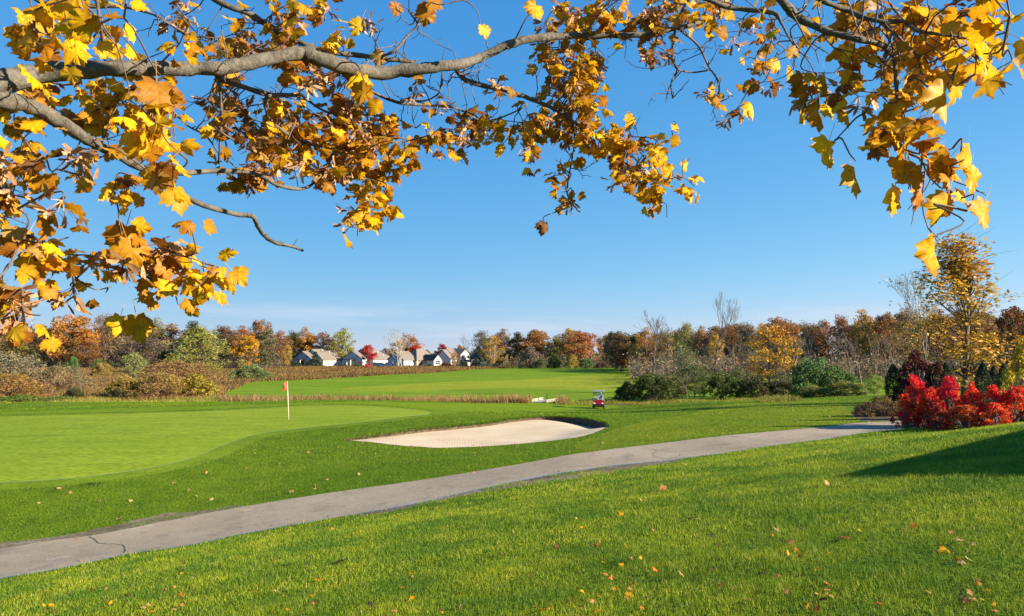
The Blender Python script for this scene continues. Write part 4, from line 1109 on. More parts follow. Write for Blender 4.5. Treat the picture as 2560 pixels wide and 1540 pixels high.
def tuft(px0, px1, Y0, Y1, n, label, seed, ln=0.7):
    field('grass_tuft', px0, px1, Y0, Y1, n, ln, 0.05, M['tallgrass'], label, seed, lean=0.5)
tuft(1896, 1962, 66, 72, 900, 'clump of tall yellow-green grass on the right fairway', 21, 0.55)
tuft(1955, 2000, 68, 70, 250, 'smaller clump of dry grass beside the tall yellow-green clump', 22, 0.45)

# ------------------------------------------------------------------ houses
M['siding'] = mat_simple('shade_blue_siding', (0.36, 0.40, 0.46), 0.7, var=0.05, scale=1.5)  # white walls, with the blue of their shade put into the colour
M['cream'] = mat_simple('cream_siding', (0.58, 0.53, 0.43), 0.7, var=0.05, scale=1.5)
M['trim'] = mat_simple('white_trim', (0.66, 0.64, 0.60), 0.55, var=0.03)
M['garage'] = mat_simple('white_garage_door', (0.66, 0.63, 0.58), 0.5, var=0.03)
M['roof'] = mat_simple('grey_brown_shingle', (0.165, 0.140, 0.122), 0.9, var=0.22, scale=2.5, bump=0.4)
M['roofdark'] = mat_simple('dark_shingle', (0.05, 0.048, 0.048), 0.9, var=0.25, scale=2.5, bump=0.4)
M['brick'] = mat_simple('brick', (0.42, 0.24, 0.17), 0.85, var=0.25, scale=6, bump=0.2)
M['glass'] = mat_simple('window_glass', (0.03, 0.04, 0.05), 0.08, var=0.3, scale=0.6, spec=0.8)
M['door'] = mat_simple('brown_door', (0.13, 0.075, 0.05), 0.5, var=0.15)
M['pipe'] = mat_simple('vent_pipe', (0.6, 0.6, 0.6), 0.4, var=0.05)

def gable_wall_poly(W, eave, ridge): return [(0, 0), (W, 0), (W, eave), (W / 2, ridge), (0, eave)]

class House:
    """local frame: x along the lit front wall, y into the depth; front wall faces -y"""
    def __init__(s, name, px, Y, rot, label):
        x = float(ray(px, 882)[0]) * Y
        s.root = empty(name, (x, Y, gz(x, Y) + 0.25), R(rot)); tag(s.root, label, 'house'); s.root.scale = (1, 1, 0.93)
    def block(s, x0, x1, y0, y1, eave, ridge, axis, mat, hip=(False, False), roof='roof', over=0.45, thick=0.16):
        """box with gable or hip roof; axis: direction of the ridge; returns (wall, roof)"""
        m = MB(); cx, cy = (x0 + x1) / 2, (y0 + y1) / 2
        m.box((x0, y0, -0.6), (x1, y1, eave))
        if axis == 'x':
            for xx, h, sg in ((x0, hip[0], 1), (x1, hip[1], -1)):
                if not h: m.prism([(xx, y0, eave), (xx, y1, eave), (xx, cy, ridge - 0.05)], (0.2 * sg, 0, 0))
        else:
            for yy, h, sg in ((y0, hip[0], 1), (y1, hip[1], -1)):
                if not h: m.prism([(x0, yy, eave), (x1, yy, eave), (cx, yy, ridge - 0.05)], (0, 0.2 * sg, 0))
        wall = m.build('wall', mat, s.root)
        r = MB(); o = over
        if axis == 'x':
            k = (ridge - eave) / (cy - y0); ez = eave - k * o
            a = x0 - o if not hip[0] else x0 - o; b = x1 + o
            ra = x0 + (cy - y0) * 0.8 if hip[0] else a; rb = x1 - (cy - y0) * 0.8 if hip[1] else b
            top = [(a, y0 - o, ez), (b, y0 - o, ez), (b, y1 + o, ez), (a, y1 + o, ez), (ra, cy, ridge), (rb, cy, ridge)]
            fs = [(0, 1, 5, 4), (2, 3, 4, 5), (1, 2, 5), (3, 0, 4)] if True else []
            keep = [0, 1] + ([2] if hip[1] else []) + ([3] if hip[0] else [])
        else:
            k = (ridge - eave) / (cx - x0); ez = eave - k * o
            a = y0 - o; b = y1 + o
            ra = y0 + (cx - x0) * 0.8 if hip[0] else a; rb = y1 - (cx - x0) * 0.8 if hip[1] else b
            top = [(x0 - o, a, ez), (x0 - o, b, ez), (x1 + o, b, ez), (x1 + o, a, ez), (cx, ra, ridge), (cx, rb, ridge)]
            fs = [(0, 1, 5, 4), (2, 3, 4, 5), (1, 2, 5), (3, 0, 4)]
            keep = [0, 1] + ([2] if hip[1] else []) + ([3] if hip[0] else [])
        for i in keep:
            poly = [top[j] for j in fs[i]]
            r.prism(poly, (0, 0, thick))
        roofo = r.build('roof', M[roof], s.root)
        # white fascia under the eaves of the gable ends
        return wall, roofo
    def window(s, side, u, z, w_, h, y, panes=2, mat='glass'):
        """window on a wall facing side ('-y' or '-x') at plane coordinate y"""
        d = 0.06
        f = MB(); g = MB()
        if side == '-y':
            f.box((u - w_/2 - .1, y - d, z - .1), (u + w_/2 + .1, y + .02, z + h + .1))
            fo = f.build('window', M['trim'], s.root)
            for i in range(panes):
                a = u - w_/2 + w_ * i / panes; b = a + w_ / panes
                g = MB(); g.box((a + .03, y - d - .012, z + .03), (b - .03, y - d + .01, z + h - .03)); g.build('pane', M[mat], fo)
        else:
            f.box((y - d, u - w_/2 - .1, z - .1), (y + .02, u + w_/2 + .1, z + h + .1))
            fo = f.build('window', M['trim'], s.root)
            for i in range(panes):
                a = u - w_/2 + w_ * i / panes; b = a + w_ / panes
                g = MB(); g.box((y - d - .012, a + .03, z + .03), (y - d + .01, b - .03, z + h - .03)); g.build('pane', M[mat], fo)
        return fo
    def piece(s, name, a, b, mat, parent=None):
        m = MB(); m.box(a, b); return m.build(name, M[mat], parent or s.root)
    def garage(s, x0, x1, y, n, h=2.2):
        w_ = (x1 - x0) / n
        for i in range(n):
            a = x0 + i * w_ + 0.2; b = x0 + (i + 1) * w_ - 0.2
            d = s.piece('garage_door', (a, y - 0.05, 0.0), (b, y + 0.02, h), 'garage')
            for k in range(1, 4):
                s.piece('panel_groove', (a + .05, y - 0.056, h * k / 4 - .02), (b - .05, y - 0.045, h * k / 4 + .02), 'trim', d)

def ranch(px, Y, rot, label):
    h = House('house', px, Y, rot, label)
    h.block(0, 14.0, 0.0, 15.0, 2.9, 7.8, 'x', M['cream'], (False, True))
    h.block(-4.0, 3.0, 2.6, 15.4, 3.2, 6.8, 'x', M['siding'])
    h.piece('brick_band', (0.1, -0.06, 2.25), (13.9, 0.1, 2.85), 'brick')
    h.garage(1.0, 11.6, 0.0, 3)
    h.window('-x', 6.0, 3.7, 0.9, 1.5, -4.0, 1)
    # covered patio on the shaded gable side
    h.piece('patio_roof', (-7.0, 7.0, 2.65), (-4.08, 12.2, 2.9), 'roofdark')
    for yy in (7.2, 9.6, 12.0): h.piece('patio_post', (-6.9, yy - .12, 0), (-6.66, yy + .12, 2.65), 'trim')
    h.piece('patio_door', (-4.06, 8.2, 0.1), (-3.98, 11.0, 2.3), 'glass')
    for (x, y, z) in ((4.5, 6.0, 7.6), (7.5, 4.6, 6.5), (9.0, 2.6, 5.0)):
        m = MB(); m.tube([(x, y, z - .9), (x, y, z + .35)], 0.14, 8); m.build('vent_pipe', M['pipe'], h.root)
    return h
ranch(808, 338, 55, 'long low house with brown roof and triple garage, leftmost in the row')
ranch(933, 341, 55, 'low house with brown roof and white garage doors behind the red maple')

# third house: tan roofs and cream sunroom
h = House('house', 1085, 334, 48, 'tan-roofed house with a cream gabled sunroom behind the birch clump')
h.block(-3.3, 9.0, 7.5, 18.0, 3.0, 7.9, 'x', M['cream'], (True, True), over=0.5)
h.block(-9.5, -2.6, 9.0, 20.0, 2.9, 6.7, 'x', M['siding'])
h.block(0.0, 4.8, 0.0, 8.4, 2.7, 5.2, 'y', M['cream'], roof='roofdark', over=0.35)  # sunroom roof: shade of its left slope put into a darker shingle
h.window('-y', 2.4, 0.55, 3.0, 1.9, 0.0, 3)
h.piece('window_mullion', (0.9, -0.09, 1.42), (3.9, -0.075, 1.52), 'trim')
h.piece('patio_door', (-2.6, 7.43, 0.1), (-0.4, 7.52, 2.35), 'door')
h.window('-x', 5.4, 0.9, 1.3, 1.4, 0.0, 2)
h.piece('side_door', (-0.07, 2.4, 0.1), (0.02, 3.5, 2.2), 'trim')
for yy in (9.1, 19.9): h.piece('corner_board', (-9.58, yy - .12, 0), (-9.51, yy + .12, 2.8), 'trim')
h.window('-x', 12.5, 0.9, 1.3, 1.4, -9.5, 2); h.window('-x', 16.5, 0.9, 1.3, 1.4, -9.5, 2)

# fourth house: gable tinted with blue shade, two-storey front gable with porch
h = House('house', 1127, 340, 48, 'two-storey cream house with shade-blue gable wall, fourth in the row')
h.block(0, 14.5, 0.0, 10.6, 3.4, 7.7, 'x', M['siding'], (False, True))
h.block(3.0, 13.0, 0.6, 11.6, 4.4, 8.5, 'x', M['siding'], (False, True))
h.block(4.6, 10.6, -1.6, 6.0, 5.5, 8.0, 'y', M['cream'])
for u in (6.1, 9.1): h.window('-y', u, 3.6, 1.6, 1.5, -1.6, 2)
h.piece('belt_trim', (4.55, -1.68, 2.95), (10.65, -1.59, 3.2), 'trim'); h.piece('belt_trim', (4.55, -1.68, 5.4), (10.65, -1.59, 5.6), 'trim')
h.piece('porch_roof', (4.2, -3.8, 2.7), (15.4, -1.7, 2.9), 'roof')
for u in (4.4, 6.8, 9.6, 12.4, 15.2): h.piece('porch_post', (u - .16, -3.7, 0), (u + .16, -3.4, 2.7), 'trim')
h.window('-y', 2.4, 0.9, 1.6, 1.5, 0.0, 2); h.piece('brick_base', (0.1, -0.07, 0), (4.5, -0.01, 0.8), 'brick')
h.window('-y', 12.6, 0.8, 1.6, 1.6, 0.0, 2); h.piece('front_door', (7.2, -1.66, 0.1), (8.2, -1.59, 2.2), 'door')
# fifth house, mostly hidden
h = House('house', 1200, 346, 45, 'grey-roofed house half hidden behind spruce and golden aspen')
h.block(0, 13.0, 0, 10.5, 3.0, 7.2, 'x', M['siding'], (True, True))
h.garage(2.2, 8.6, 0.0, 2); h.window('-y', 10.6, 0.9, 1.6, 1.4, 0.0, 2); h.window('-x', 5.0, 0.9, 1.4, 1.4, 0.0, 2)
plant('spruce_tree', 'spruce', 789, 318, 878, 36, SPRUCE, 'blue-green spruce in front of the leftmost house', 'tree')
plant('spruce_tree', 'spruce', 1196, 318, 880, 32, SPRUCE, 'blue-grey spruce between the fourth and fifth houses', 'tree')
for (px, Y, top, wp, col, lab) in [(742, 316, 903, 26, DGREEN, 'low dark green bush by the patio of the leftmost house'), (769, 320, 907, 12, GREEN, 'low bush left of the spruce at the leftmost house'), (895, 318, 908, 26, GREEN, 'low green bush in front of the second house'), (1074, 318, 908, 12, DGREEN, 'dark bush beside the cream sunroom'),
        (1112, 322, 906, 24, (0.10, 0.025, 0.025), 'low dark red bush under the shade-blue gable'), (1125, 322, 908, 12, DRED, 'low red bush left of the small golden-orange tree'), (1161, 318, 902, 18, DGREEN, 'round dark green bush by the porch of the fourth house'), (852, 320, 909, 14, DGREEN, 'low dark bush between the first two houses')]:
    plant('shrub', 'shrub', px, Y, top, wp, col, lab, 'shrub', crown='foliage', stem='stems')

# ------------------------------------------------------------------ parked car beside the second house
M['carpaint'] = mat_simple('blue_car_paint', (0.03, 0.06, 0.22), 0.25, metal=0.3, var=0.05, spec=0.7)
M['tyre'] = mat_simple('tyre_rubber', (0.02, 0.02, 0.02), 0.9, var=0.2)
M['rim'] = mat_simple('wheel_rim', (0.45, 0.45, 0.46), 0.35, metal=0.7, var=0.1)
M['lamp'] = mat_simple('lamp_lens', (0.75, 0.72, 0.66), 0.15, var=0.05)
def wheel(parent, x, y, r, w_):
    t = MB(); t.tube([(x, y - w_/2, r), (x, y - w_*.35, r), (x, y + w_*.35, r), (x, y + w_/2, r)], [r * .86, r, r, r * .86], 14)
    o = t.build('wheel', M['tyre'], parent); q = MB(); q.tube([(x, y - w_*.52, r), (x, y + w_*.52, r)], r * .55, 10); q.build('rim', M['rim'], o)
def parked_car():
    Y = 322; x = float(ray(962, 882)[0]) * Y
    root = empty('parked_car', (x, Y, gz(x, Y)), R(8)); tag(root, 'small blue car parked at the garage of the second house', 'car')
    prof = [(-2.15, .35), (-2.2, .75), (-1.95, .95), (-1.35, 1.0), (-.75, 1.42), (.6, 1.45), (1.35, 1.02), (2.05, .9), (2.2, .6), (2.15, .35)]
    b = MB(); b.prism([(px_, -.86, pz) for px_, pz in prof], (0, 1.72, 0)); b.build('body', M['carpaint'], root)
    g = MB(); g.prism([(-1.22, -.88, 1.02), (-.72, -.88, 1.36), (.55, -.88, 1.38), (1.15, -.88, 1.04)], (0, 1.76, 0)); g.build('side_window', M['glass'], root)
    for sx in (-1.35, 1.35):
        for sy in (-.8, .8): wheel(root, sx, sy, .33, .2)
    for sy in (-.6, .6):
        m = MB(); m.box((2.12, sy - .15, .62), (2.21, sy + .15, .76)); m.build('headlight', M['lamp'], root)
parked_car()

# ------------------------------------------------------------------ flag on the green
M['flagred'] = mat_simple('flag_cloth', (0.75, 0.06, 0.03), 0.7, var=0.08, scale=6)
M['polewhite'] = mat_simple('painted_pole', (0.82, 0.80, 0.70), 0.4, var=0.03)
M['hole'] = mat_simple('cup_dark', (0.03, 0.03, 0.03), 0.9)
def flag():
    x, y = hit(722, 1050); z = gz(x, y)
    root = empty('golf_flag', (x, y, z)); tag(root, 'red golf flag on a white pole standing on the putting green', 'flag')
    top = pt(718.5, 954, y)
    d = Vector((top.x - x, 0, top.z - z))
    m = MB(); m.tube([(0, 0, -0.05), tuple(d * 0.5), tuple(d)], [0.016, 0.013, 0.010], 10); m.build('pole', M['polewhite'], root, smooth=True)
    m = MB(); m.tube([tuple(d * 0.0), (0, 0, 0.012)], [0.054, 0.054], 16); m.build('cup', M['hole'], root)
    # rippling cloth hanging slightly to the left
    nu, nv = 12, 8; V = []; F = []
    for i in range(nu):
        u = i / (nu - 1)
        for j in range(nv):
            v = j / (nv - 1)
            V.append((d.x - 0.014 - 0.215 * u + 0.02 * v * u, 0.035 * math.sin(u * 7 + v * 2.0) * u - 0.10 * u, d.z - 0.01 - 0.40 * v - 0.095 * u + 0.02 * math.sin(u * 6)))
    for i in range(nu - 1):
        for j in range(nv - 1): F.append((i*nv+j, (i+1)*nv+j, (i+1)*nv+j+1, i*nv+j+1))
    m = MB(); m.add(V, F); o = m.build('cloth', M['flagred'], root, smooth=True, fix=False)
    s = o.modifiers.new('thickness', 'SOLIDIFY'); s.thickness = 0.004
flag()

# ------------------------------------------------------------------ golf cart with driver
M['cartred'] = mat_simple('cart_red_paint', (0.17, 0.006, 0.012), 0.22, var=0.06, spec=0.7)
M['cartblack'] = mat_simple('cart_black_plastic', (0.02, 0.02, 0.022), 0.5, var=0.15)
M['cartroof'] = mat_simple('cart_canopy', (0.17, 0.18, 0.165), 0.45, var=0.04)
M['seatvinyl'] = mat_simple('seat_vinyl', (0.55, 0.50, 0.42), 0.5, var=0.06)
M['skin'] = mat_simple('skin', (0.50, 0.30, 0.21), 0.55, var=0.06)
M['shirt'] = mat_simple('grey_blue_shirt', (0.22, 0.25, 0.32), 0.8, var=0.12, scale=12)
M['trousers'] = mat_simple('dark_trousers', (0.05, 0.05, 0.06), 0.85, var=0.15)
M['cap'] = mat_simple('light_cap', (0.72, 0.70, 0.66), 0.8, var=0.05)
def mat_clear():
    m, ns, L = new_mat('clear_windscreen'); out = N(ns, 'ShaderNodeOutputMaterial')
    t = N(ns, 'ShaderNodeBsdfTransparent'); t.inputs['Color'].default_value = (0.80, 0.84, 0.86, 1); g = N(ns, 'ShaderNodeBsdfGlossy', Roughness=0.03); f = N(ns, 'ShaderNodeFresnel', IOR=1.5)
    x = N(ns, 'ShaderNodeMixShader'); L(f.outputs[0], x.inputs[0]); L(t.outputs[0], x.inputs[1]); L(g.outputs[0], x.inputs[2]); L(x.outputs[0], out.inputs['Surface']); return m
M['clear'] = mat_clear()
def skin_body(name, joints, bones, rad, mat, parent, root=0, sub=2):
    me = bpy.data.meshes.new(name); me.from_pydata(joints, bones, []); o = link(name, me, parent); me.materials.append(mat)
    sk = o.modifiers.new('skin', 'SKIN'); sk.use_smooth_shade = True
    for i, r in enumerate(rad): me.skin_vertices[0].data[i].radius = (r, r) if not hasattr(r, '__len__') else r
    for i in range(len(rad)): me.skin_vertices[0].data[i].use_root = (i == root)
    s = o.modifiers.new('sub', 'SUBSURF'); s.levels = sub; s.render_levels = sub
    return o
def golf_cart():
    x, y = hit(1497, 1021); z = gz(x, y)
    root = empty('golf_cart', (x, y, z + 0.02), R(-8)); tag(root, 'dark red golf cart with white canopy facing the camera', 'golf cart')
    # local: front faces -y
    b = MB()
    b.prism([(-.56, -1.18, .34), (-.56, -1.24, .50), (-.56, -1.12, .74), (-.56, -.72, .92), (-.56, -.62, .92), (-.56, -.56, .38)], (1.12, 0, 0)); b.build('front_cowl', M['cartred'], root)
    b = MB(); b.prism([(-.56, .22, .34), (-.56, .18, .66), (-.56, .95, .70), (-.56, 1.12, .62), (-.56, 1.15, .36)], (1.12, 0, 0)); b.build('rear_body', M['cartred'], root)
    b = MB(); b.box((-.55, -.62, .28), (.55, .30, .34)); b.box((-.5, -1.2, .22), (.5, 1.1, .30)); b.build('floor', M['cartblack'], root)
    b = MB(); b.box((-.54, -1.27, .34), (.54, -1.2, .46)); b.build('bumper', M['cartblack'], root)
    for sx in (-.42, .42):
        b = MB(); b.prism([(sx - .10, -1.235, .56), (sx + .10, -1.235, .56), (sx + .07, -1.18, .66), (sx - .07, -1.18, .66)], (0, .03, 0)); b.build('headlight', M['lamp'], root)
        for sy in (-.80, .80): wheel_x(root, sx * 1.28, sy, .23, .20)
    b = MB(); b.box((-.52, .12, .66), (.52, .60, .80)); b.build('seat', M['seatvinyl'], root)
    b = MB(); b.prism([(-.52, .58, .80), (-.52, .66, .80), (-.52, .76, 1.22), (-.52, .68, 1.22)], (1.04, 0, 0)); b.build('backrest', M['seatvinyl'], root)
    for sx in (-.54, .54):
        m = MB(); m.tube([(sx, -.66, .9), (sx * .98, -.50, 1.35), (sx * .96, -.38, 1.80)], .02, 6); m.build('canopy_post', M['cartblack'], root)
        m = MB(); m.tube([(sx, .92, .66), (sx * .98, .88, 1.3), (sx * .96, .80, 1.80)], .02, 6); m.build('canopy_post', M['cartblack'], root)
    r_ = MB(); r_.prism([(-.62, -.60, 1.80), (-.66, -.55, 1.84), (-.58, -.5, 1.90), (.58, -.5, 1.90), (.66, -.55, 1.84), (.62, -.60, 1.80)], (0, 1.62, 0)); r_.build('canopy', M['cartroof'], root)
    m = MB(); m.prism([(-.52, -.645, .94), (.52, -.645, .94), (.505, -.545, 1.26), (-.505, -.545, 1.26)], (0, .012, 0)); m.build('windscreen', M['clear'], root)
    m = MB(); m.prism([(-.505, -.541, 1.28), (.505, -.541, 1.28), (.50, -.40, 1.76), (-.50, -.40, 1.76)], (0, .012, 0)); m.build('windscreen', M['clear'], root)
    c = [(-.24 + -.26 + .17 * math.cos(a) + .26, -.34 + .06 * math.sin(a), 1.03 + .15 * math.sin(a)) for a in np.linspace(0, 2 * math.pi, 17)]
    c = [(p[0] + .46, p[1], p[2]) for p in c]
    m = MB(); m.tube(c, .016, 6, cap=False); m.tube([(.22, -.62, .86), (.22, -.36, 1.02)], .02, 6); m.build('steering_wheel', M['cartblack'], root)
    m = MB(); m.box((-.5, 1.15, .5), (.5, 1.42, .56)); m.box((-.5, 1.40, .56), (.5, 1.43, 1.0)); m.build('bag_rack', M['cartblack'], root)
    m = MB(); m.box((-.70, -.58, .98), (-.58, -.54, 1.10)); m.build('mirror', M['cartblack'], root)
    # driver, seated on the right-hand side of the picture
    pr = empty('person', (x, y, z + .02), R(-8)); tag(pr, 'driver in a cap sitting at the wheel of the golf cart', 'person')
    ox = .22
    J = [(ox, .42, .88), (ox, .46, 1.10), (ox, .45, 1.32), (ox, .43, 1.45), (ox - .17, .43, 1.36), (ox - .22, .22, 1.14), (ox - .14, -.10, 1.10), (ox + .17, .43, 1.36), (ox + .22, .22, 1.14), (ox + .14, -.10, 1.10),
         (ox - .10, .36, .86), (ox - .12, -.05, .88), (ox - .12, -.14, .50), (ox - .12, -.26, .40), (ox + .10, .36, .86), (ox + .12, -.05, .88), (ox + .12, -.14, .50), (ox + .12, -.26, .40)]
    B = [(0, 1), (1, 2), (2, 3), (2, 4), (4, 5), (5, 6), (2, 7), (7, 8), (8, 9), (0, 10), (10, 11), (11, 12), (12, 13), (0, 14), (14, 15), (15, 16), (16, 17)]
    skin_body('body', J, B, [.15, .145, .15, .06, .065, .048, .035, .065, .048, .035, .09, .07, .05, .045, .09, .07, .05, .045], M['shirt'], pr)
    skin_body('head', [(ox, .43, 1.46), (ox, .42, 1.56), (ox, .40, 1.63), (ox, .30, 1.565)], [(0, 1), (1, 2), (1, 3)], [.055, .09, .075, .02], M['skin'], pr)
    for sx in (-1, 1):
        hx = ox + sx * .14
        JJ = [(hx, -.10, 1.10), (hx - sx * .01, -.19, 1.11)]; BB = [(0, 1)]; RR = [.034, .036]
        for k in range(4):
            i0 = len(JJ); JJ += [(hx - sx * .03 + sx * .02 * k, -.25, 1.125), (hx - sx * .03 + sx * .02 * k, -.275, 1.10 - .004 * k)]; BB += [(1, i0), (i0, i0 + 1)]; RR += [.0095, .009]
        i0 = len(JJ); JJ += [(hx - sx * .05, -.20, 1.13), (hx - sx * .06, -.235, 1.135)]; BB += [(1, i0), (i0, i0 + 1)]; RR += [.011, .0095]
        skin_body('hand', JJ, BB, RR, M['skin'], pr, sub=1)
    m = MB(); m.tube([(ox, .40, 1.615), (ox, .40, 1.66), (ox, .40, 1.695)], [.098, .088, .03], 14); m.prism([(ox - .085, .33, 1.618), (ox + .085, .33, 1.618), (ox + .05, .22, 1.608), (ox - .05, .22, 1.608)], (0, 0, .012)); m.build('cap', M['cap'], pr, smooth=False)
def wheel_x(parent, x, y, r, w_):
    t = MB(); t.tube([(x - w_/2, y, r), (x - w_*.35, y, r), (x + w_*.35, y, r), (x + w_/2, y, r)], [r * .86, r, r, r * .86], 16)
    o = t.build('wheel', M['tyre'], parent); q = MB(); q.tube([(x - w_*.52, y, r), (x + w_*.52, y, r)], r * .55, 12); q.build('rim', M['rim'], o)
golf_cart()

# ------------------------------------------------------------------ footbridges over the ditch
M['plank'] = mat_simple('weathered_plank', (0.25, 0.24, 0.225), 0.85, var=0.2, scale=4, bump=0.2)
M['rail'] = mat_simple('pale_rail', (0.30, 0.275, 0.215), 0.75, var=0.1, scale=4)
def footbridge(px, Y, length, width, rz, label, rail=0.55, lift=0.15, n=14):
    x = float(ray(px, 882)[0]) * Y; z = gz(x, Y) + lift
    root = empty('footbridge', (x, Y, z), R(rz)); tag(root, label, 'footbridge')
    for i in range(n):
        a = -length / 2 + length * i / n
        m = MB(); m.box((-width/2, a + .012, 0), (width/2, a + length/n - .012, .06)); m.build('plank', M['plank'], root)
    for sx in (-1, 1):
        m = MB(); m.box((sx * (width/2 - .15) - .06, -length/2, -.25), (sx * (width/2 - .15) + .06, length/2, -.003)); m.build('beam', M['plank'], root)
        for yy in np.linspace(-length/2 + .1, length/2 - .1, 4):
            m = MB(); m.box((sx * width/2 - .05, yy - .05, -.3), (sx * width/2 + .05, yy + .05, rail)); m.build('post', M['rail'], root)
        for zz in (rail, rail * .5):
            m = MB(); m.box((sx * (width/2 + .055) - .03, -length/2, zz - .12), (sx * (width/2 + .055) + .03, length/2, zz)); m.build('rail', M['rail'], root)
footbridge(1361, 93, 5.0, 2.1, -22, 'grey plank footbridge with pale side rails left of the golf cart', 0.34, 0.05)
footbridge(228, 93, 6.0, 3.4, 35, 'weathered plank footbridge at the edge of the marsh on the left', 0.38, 0.0)
def stake(px, Y, top, label):
    x = float(ray(px, 882)[0]) * Y; z = gz(x, Y); t = pt(px, top, Y).z
    m = MB(); m.tube([(0, 0, -.2), (0, 0, t - z - .06), (0, 0, t - z)], [.06, .06, .02], 8)
    o = m.build('marker_post', M['cartblack']); o.location = (x, Y, z); tag(o, label, 'post')
stake(1367.5, 97, 983, 'thin dark post behind the footbridge left of the golf cart')

# ------------------------------------------------------------------ clubhouse on the right, outside the picture: its eave shades the lawn
M['clubwall'] = mat_simple('club_siding', (0.55, 0.50, 0.42), 0.75, var=0.08, scale=2)
def clubhouse():
    tx, ty = hit(2066, 1196); tz = gz(tx, ty); ez = tz + 3.3; s = SUNV
    def eave(px, py):
        x, y = hit(px, py); z = gz(x, y); return Vector((x, y, z)) + s * ((ez - z) / s.z)
    C = Vector((tx, ty, tz)) + s * (3.3 / s.z)
    d1 = (eave(2560, 1074) - C); d2 = (eave(2560, 1193) - C); d1.z = d2.z = 0; d1.normalize(); d2.normalize()
    root = empty('clubhouse', (C.x, C.y, 0)); tag(root, 'tan clubhouse whose eave corner shades the lawn on the right', 'clubhouse')
    Lx, Ly = 15.0, 12.0; g0 = gz(C.x + 5, C.y - 3) - 1.5
    P = lambda u, v, z: tuple(d1 * u + d2 * v + Vector((0, 0, z)))
    m = MB(); m.prism([P(.6, .6, g0), P(Lx - .6, .6, g0), P(Lx - .6, Ly - .6, g0), P(.6, Ly - .6, g0)], (0, 0, ez - .05 - g0)); m.build('wall', M['clubwall'], root)
    r_ = MB(); cz = ez + 1.3
    q = [(0, 0), (Lx, 0), (Lx, Ly), (0, Ly)]
    vs = [P(u, v, ez) for u, v in q] + [P(Ly / 2, Ly / 2, cz), P(Lx - Ly / 2, Ly / 2, cz)] + [P(u, v, ez - .16) for u, v in q]
    r_.add(vs, [(0, 1, 5, 4), (1, 2, 5), (2, 3, 4, 5), (3, 0, 4), (6, 9, 8, 7), (0, 6, 7, 1), (1, 7, 8, 2), (2, 8, 9, 3), (3, 9, 6, 0)]); r_.build('roof', M['roof'], root)
    for u in (2.5, 5.5, 8.5, 11.5):
        f = MB(); f.prism([P(u - .7, .62, ez - 2.3), P(u + .7, .62, ez - 2.3), P(u + .7, .62, ez - .9), P(u - .7, .62, ez - .9)], -d2 * 0.08); fo = f.build('window', M['trim'], root)
        g = MB(); g.prism([P(u - .6, .545, ez - 2.2), P(u + .6, .545, ez - 2.2), P(u + .6, .545, ez - 1.0), P(u - .6, .545, ez - 1.0)], -d2 * 0.02); g.build('pane', M['glass'], fo)
clubhouse()

# ------------------------------------------------------------------ planting bed at the right
PROTO['goldmaple'] = [make_tree_meshes(81, 'flame', 0.13, 0.46, 120, 40, 0.045, 0.0105, trunk_r=0.011, twigs=3, shell=0.35, trunk_top=0.95)]
PROTO['redshrub'] = [make_shrub(s, 1.1, 52, 62, 0.075, 0.034, 16, kind='dome', fill=0.30, twigs=1) for s in (82, 83, 84)]
PROTO['brownshrub'] = [make_shrub(s, 1.7, 60, 90, 0.10, 0.030, 30, bark='redtwig', twigs=3) for s in (85,)]
PROTO['slender'] = [make_bare_meshes(86, 6, 0.30, 0.012, 'twig', 160)]
for k in ('goldmaple', 'redshrub', 'brownshrub', 'slender'): PW[k] = [_halfw(m) for m in PROTO[k]]
plant('maple_tree', 'goldmaple', 2402, 54, 572, 205, (0.46, 0.27, 0.035), 'tall golden-brown young maple behind the red shrubs', 'tree')
plant('slender_tree', 'slender', 2298, 64, 662, 120, (0.30, 0.30, 0.12), 'slender nearly bare grey tree left of the golden maple', 'tree')
CG = 'dark evergreen columns by the planting bed'
for i, (px, Y, top, wp, lab) in enumerate([(2232, 50, 908, 40, 'dark evergreen column left of the red shrubs'), (2455, 36, 904, 40, 'widest dark evergreen column behind the red shrubs'), (2482, 38, 912, 26, 'narrow middle column of the three behind the red shrubs'), (2506, 37, 906, 30, 'rightmost of the three dark columns behind the red shrubs'), (2362, 48, 905, 36, 'dark evergreen column under the golden maple')]):
    plant('evergreen_column', 'column', px, Y, top, wp, (0.022, 0.040, 0.016), lab, 'evergreen', CG, crown='foliage')
for (px, Y, top, wp, col, lab) in [(2286, 49, 872, 120, (0.075, 0.018, 0.018), 'dark maroon shrub behind the left red shrubs'), (2345, 48, 900, 80, (0.07, 0.03, 0.02), 'dark purple-brown shrub under the golden maple'),
        (2560, 30, 840, 90, (0.46, 0.36, 0.03), 'yellow-green leafy bush at the right edge'), (2556, 25.5, 1004, 36, (0.03, 0.06, 0.02), 'small dark evergreen bush at the right edge by the red shrubs'), (2535, 42, 930, 120, (0.10, 0.14, 0.03), 'green bush behind the evergreen columns at the right edge')]:
    plant('garden_shrub', 'redshrub', px, Y, top, wp, col, lab, 'shrub', crown='foliage', stem='stems')
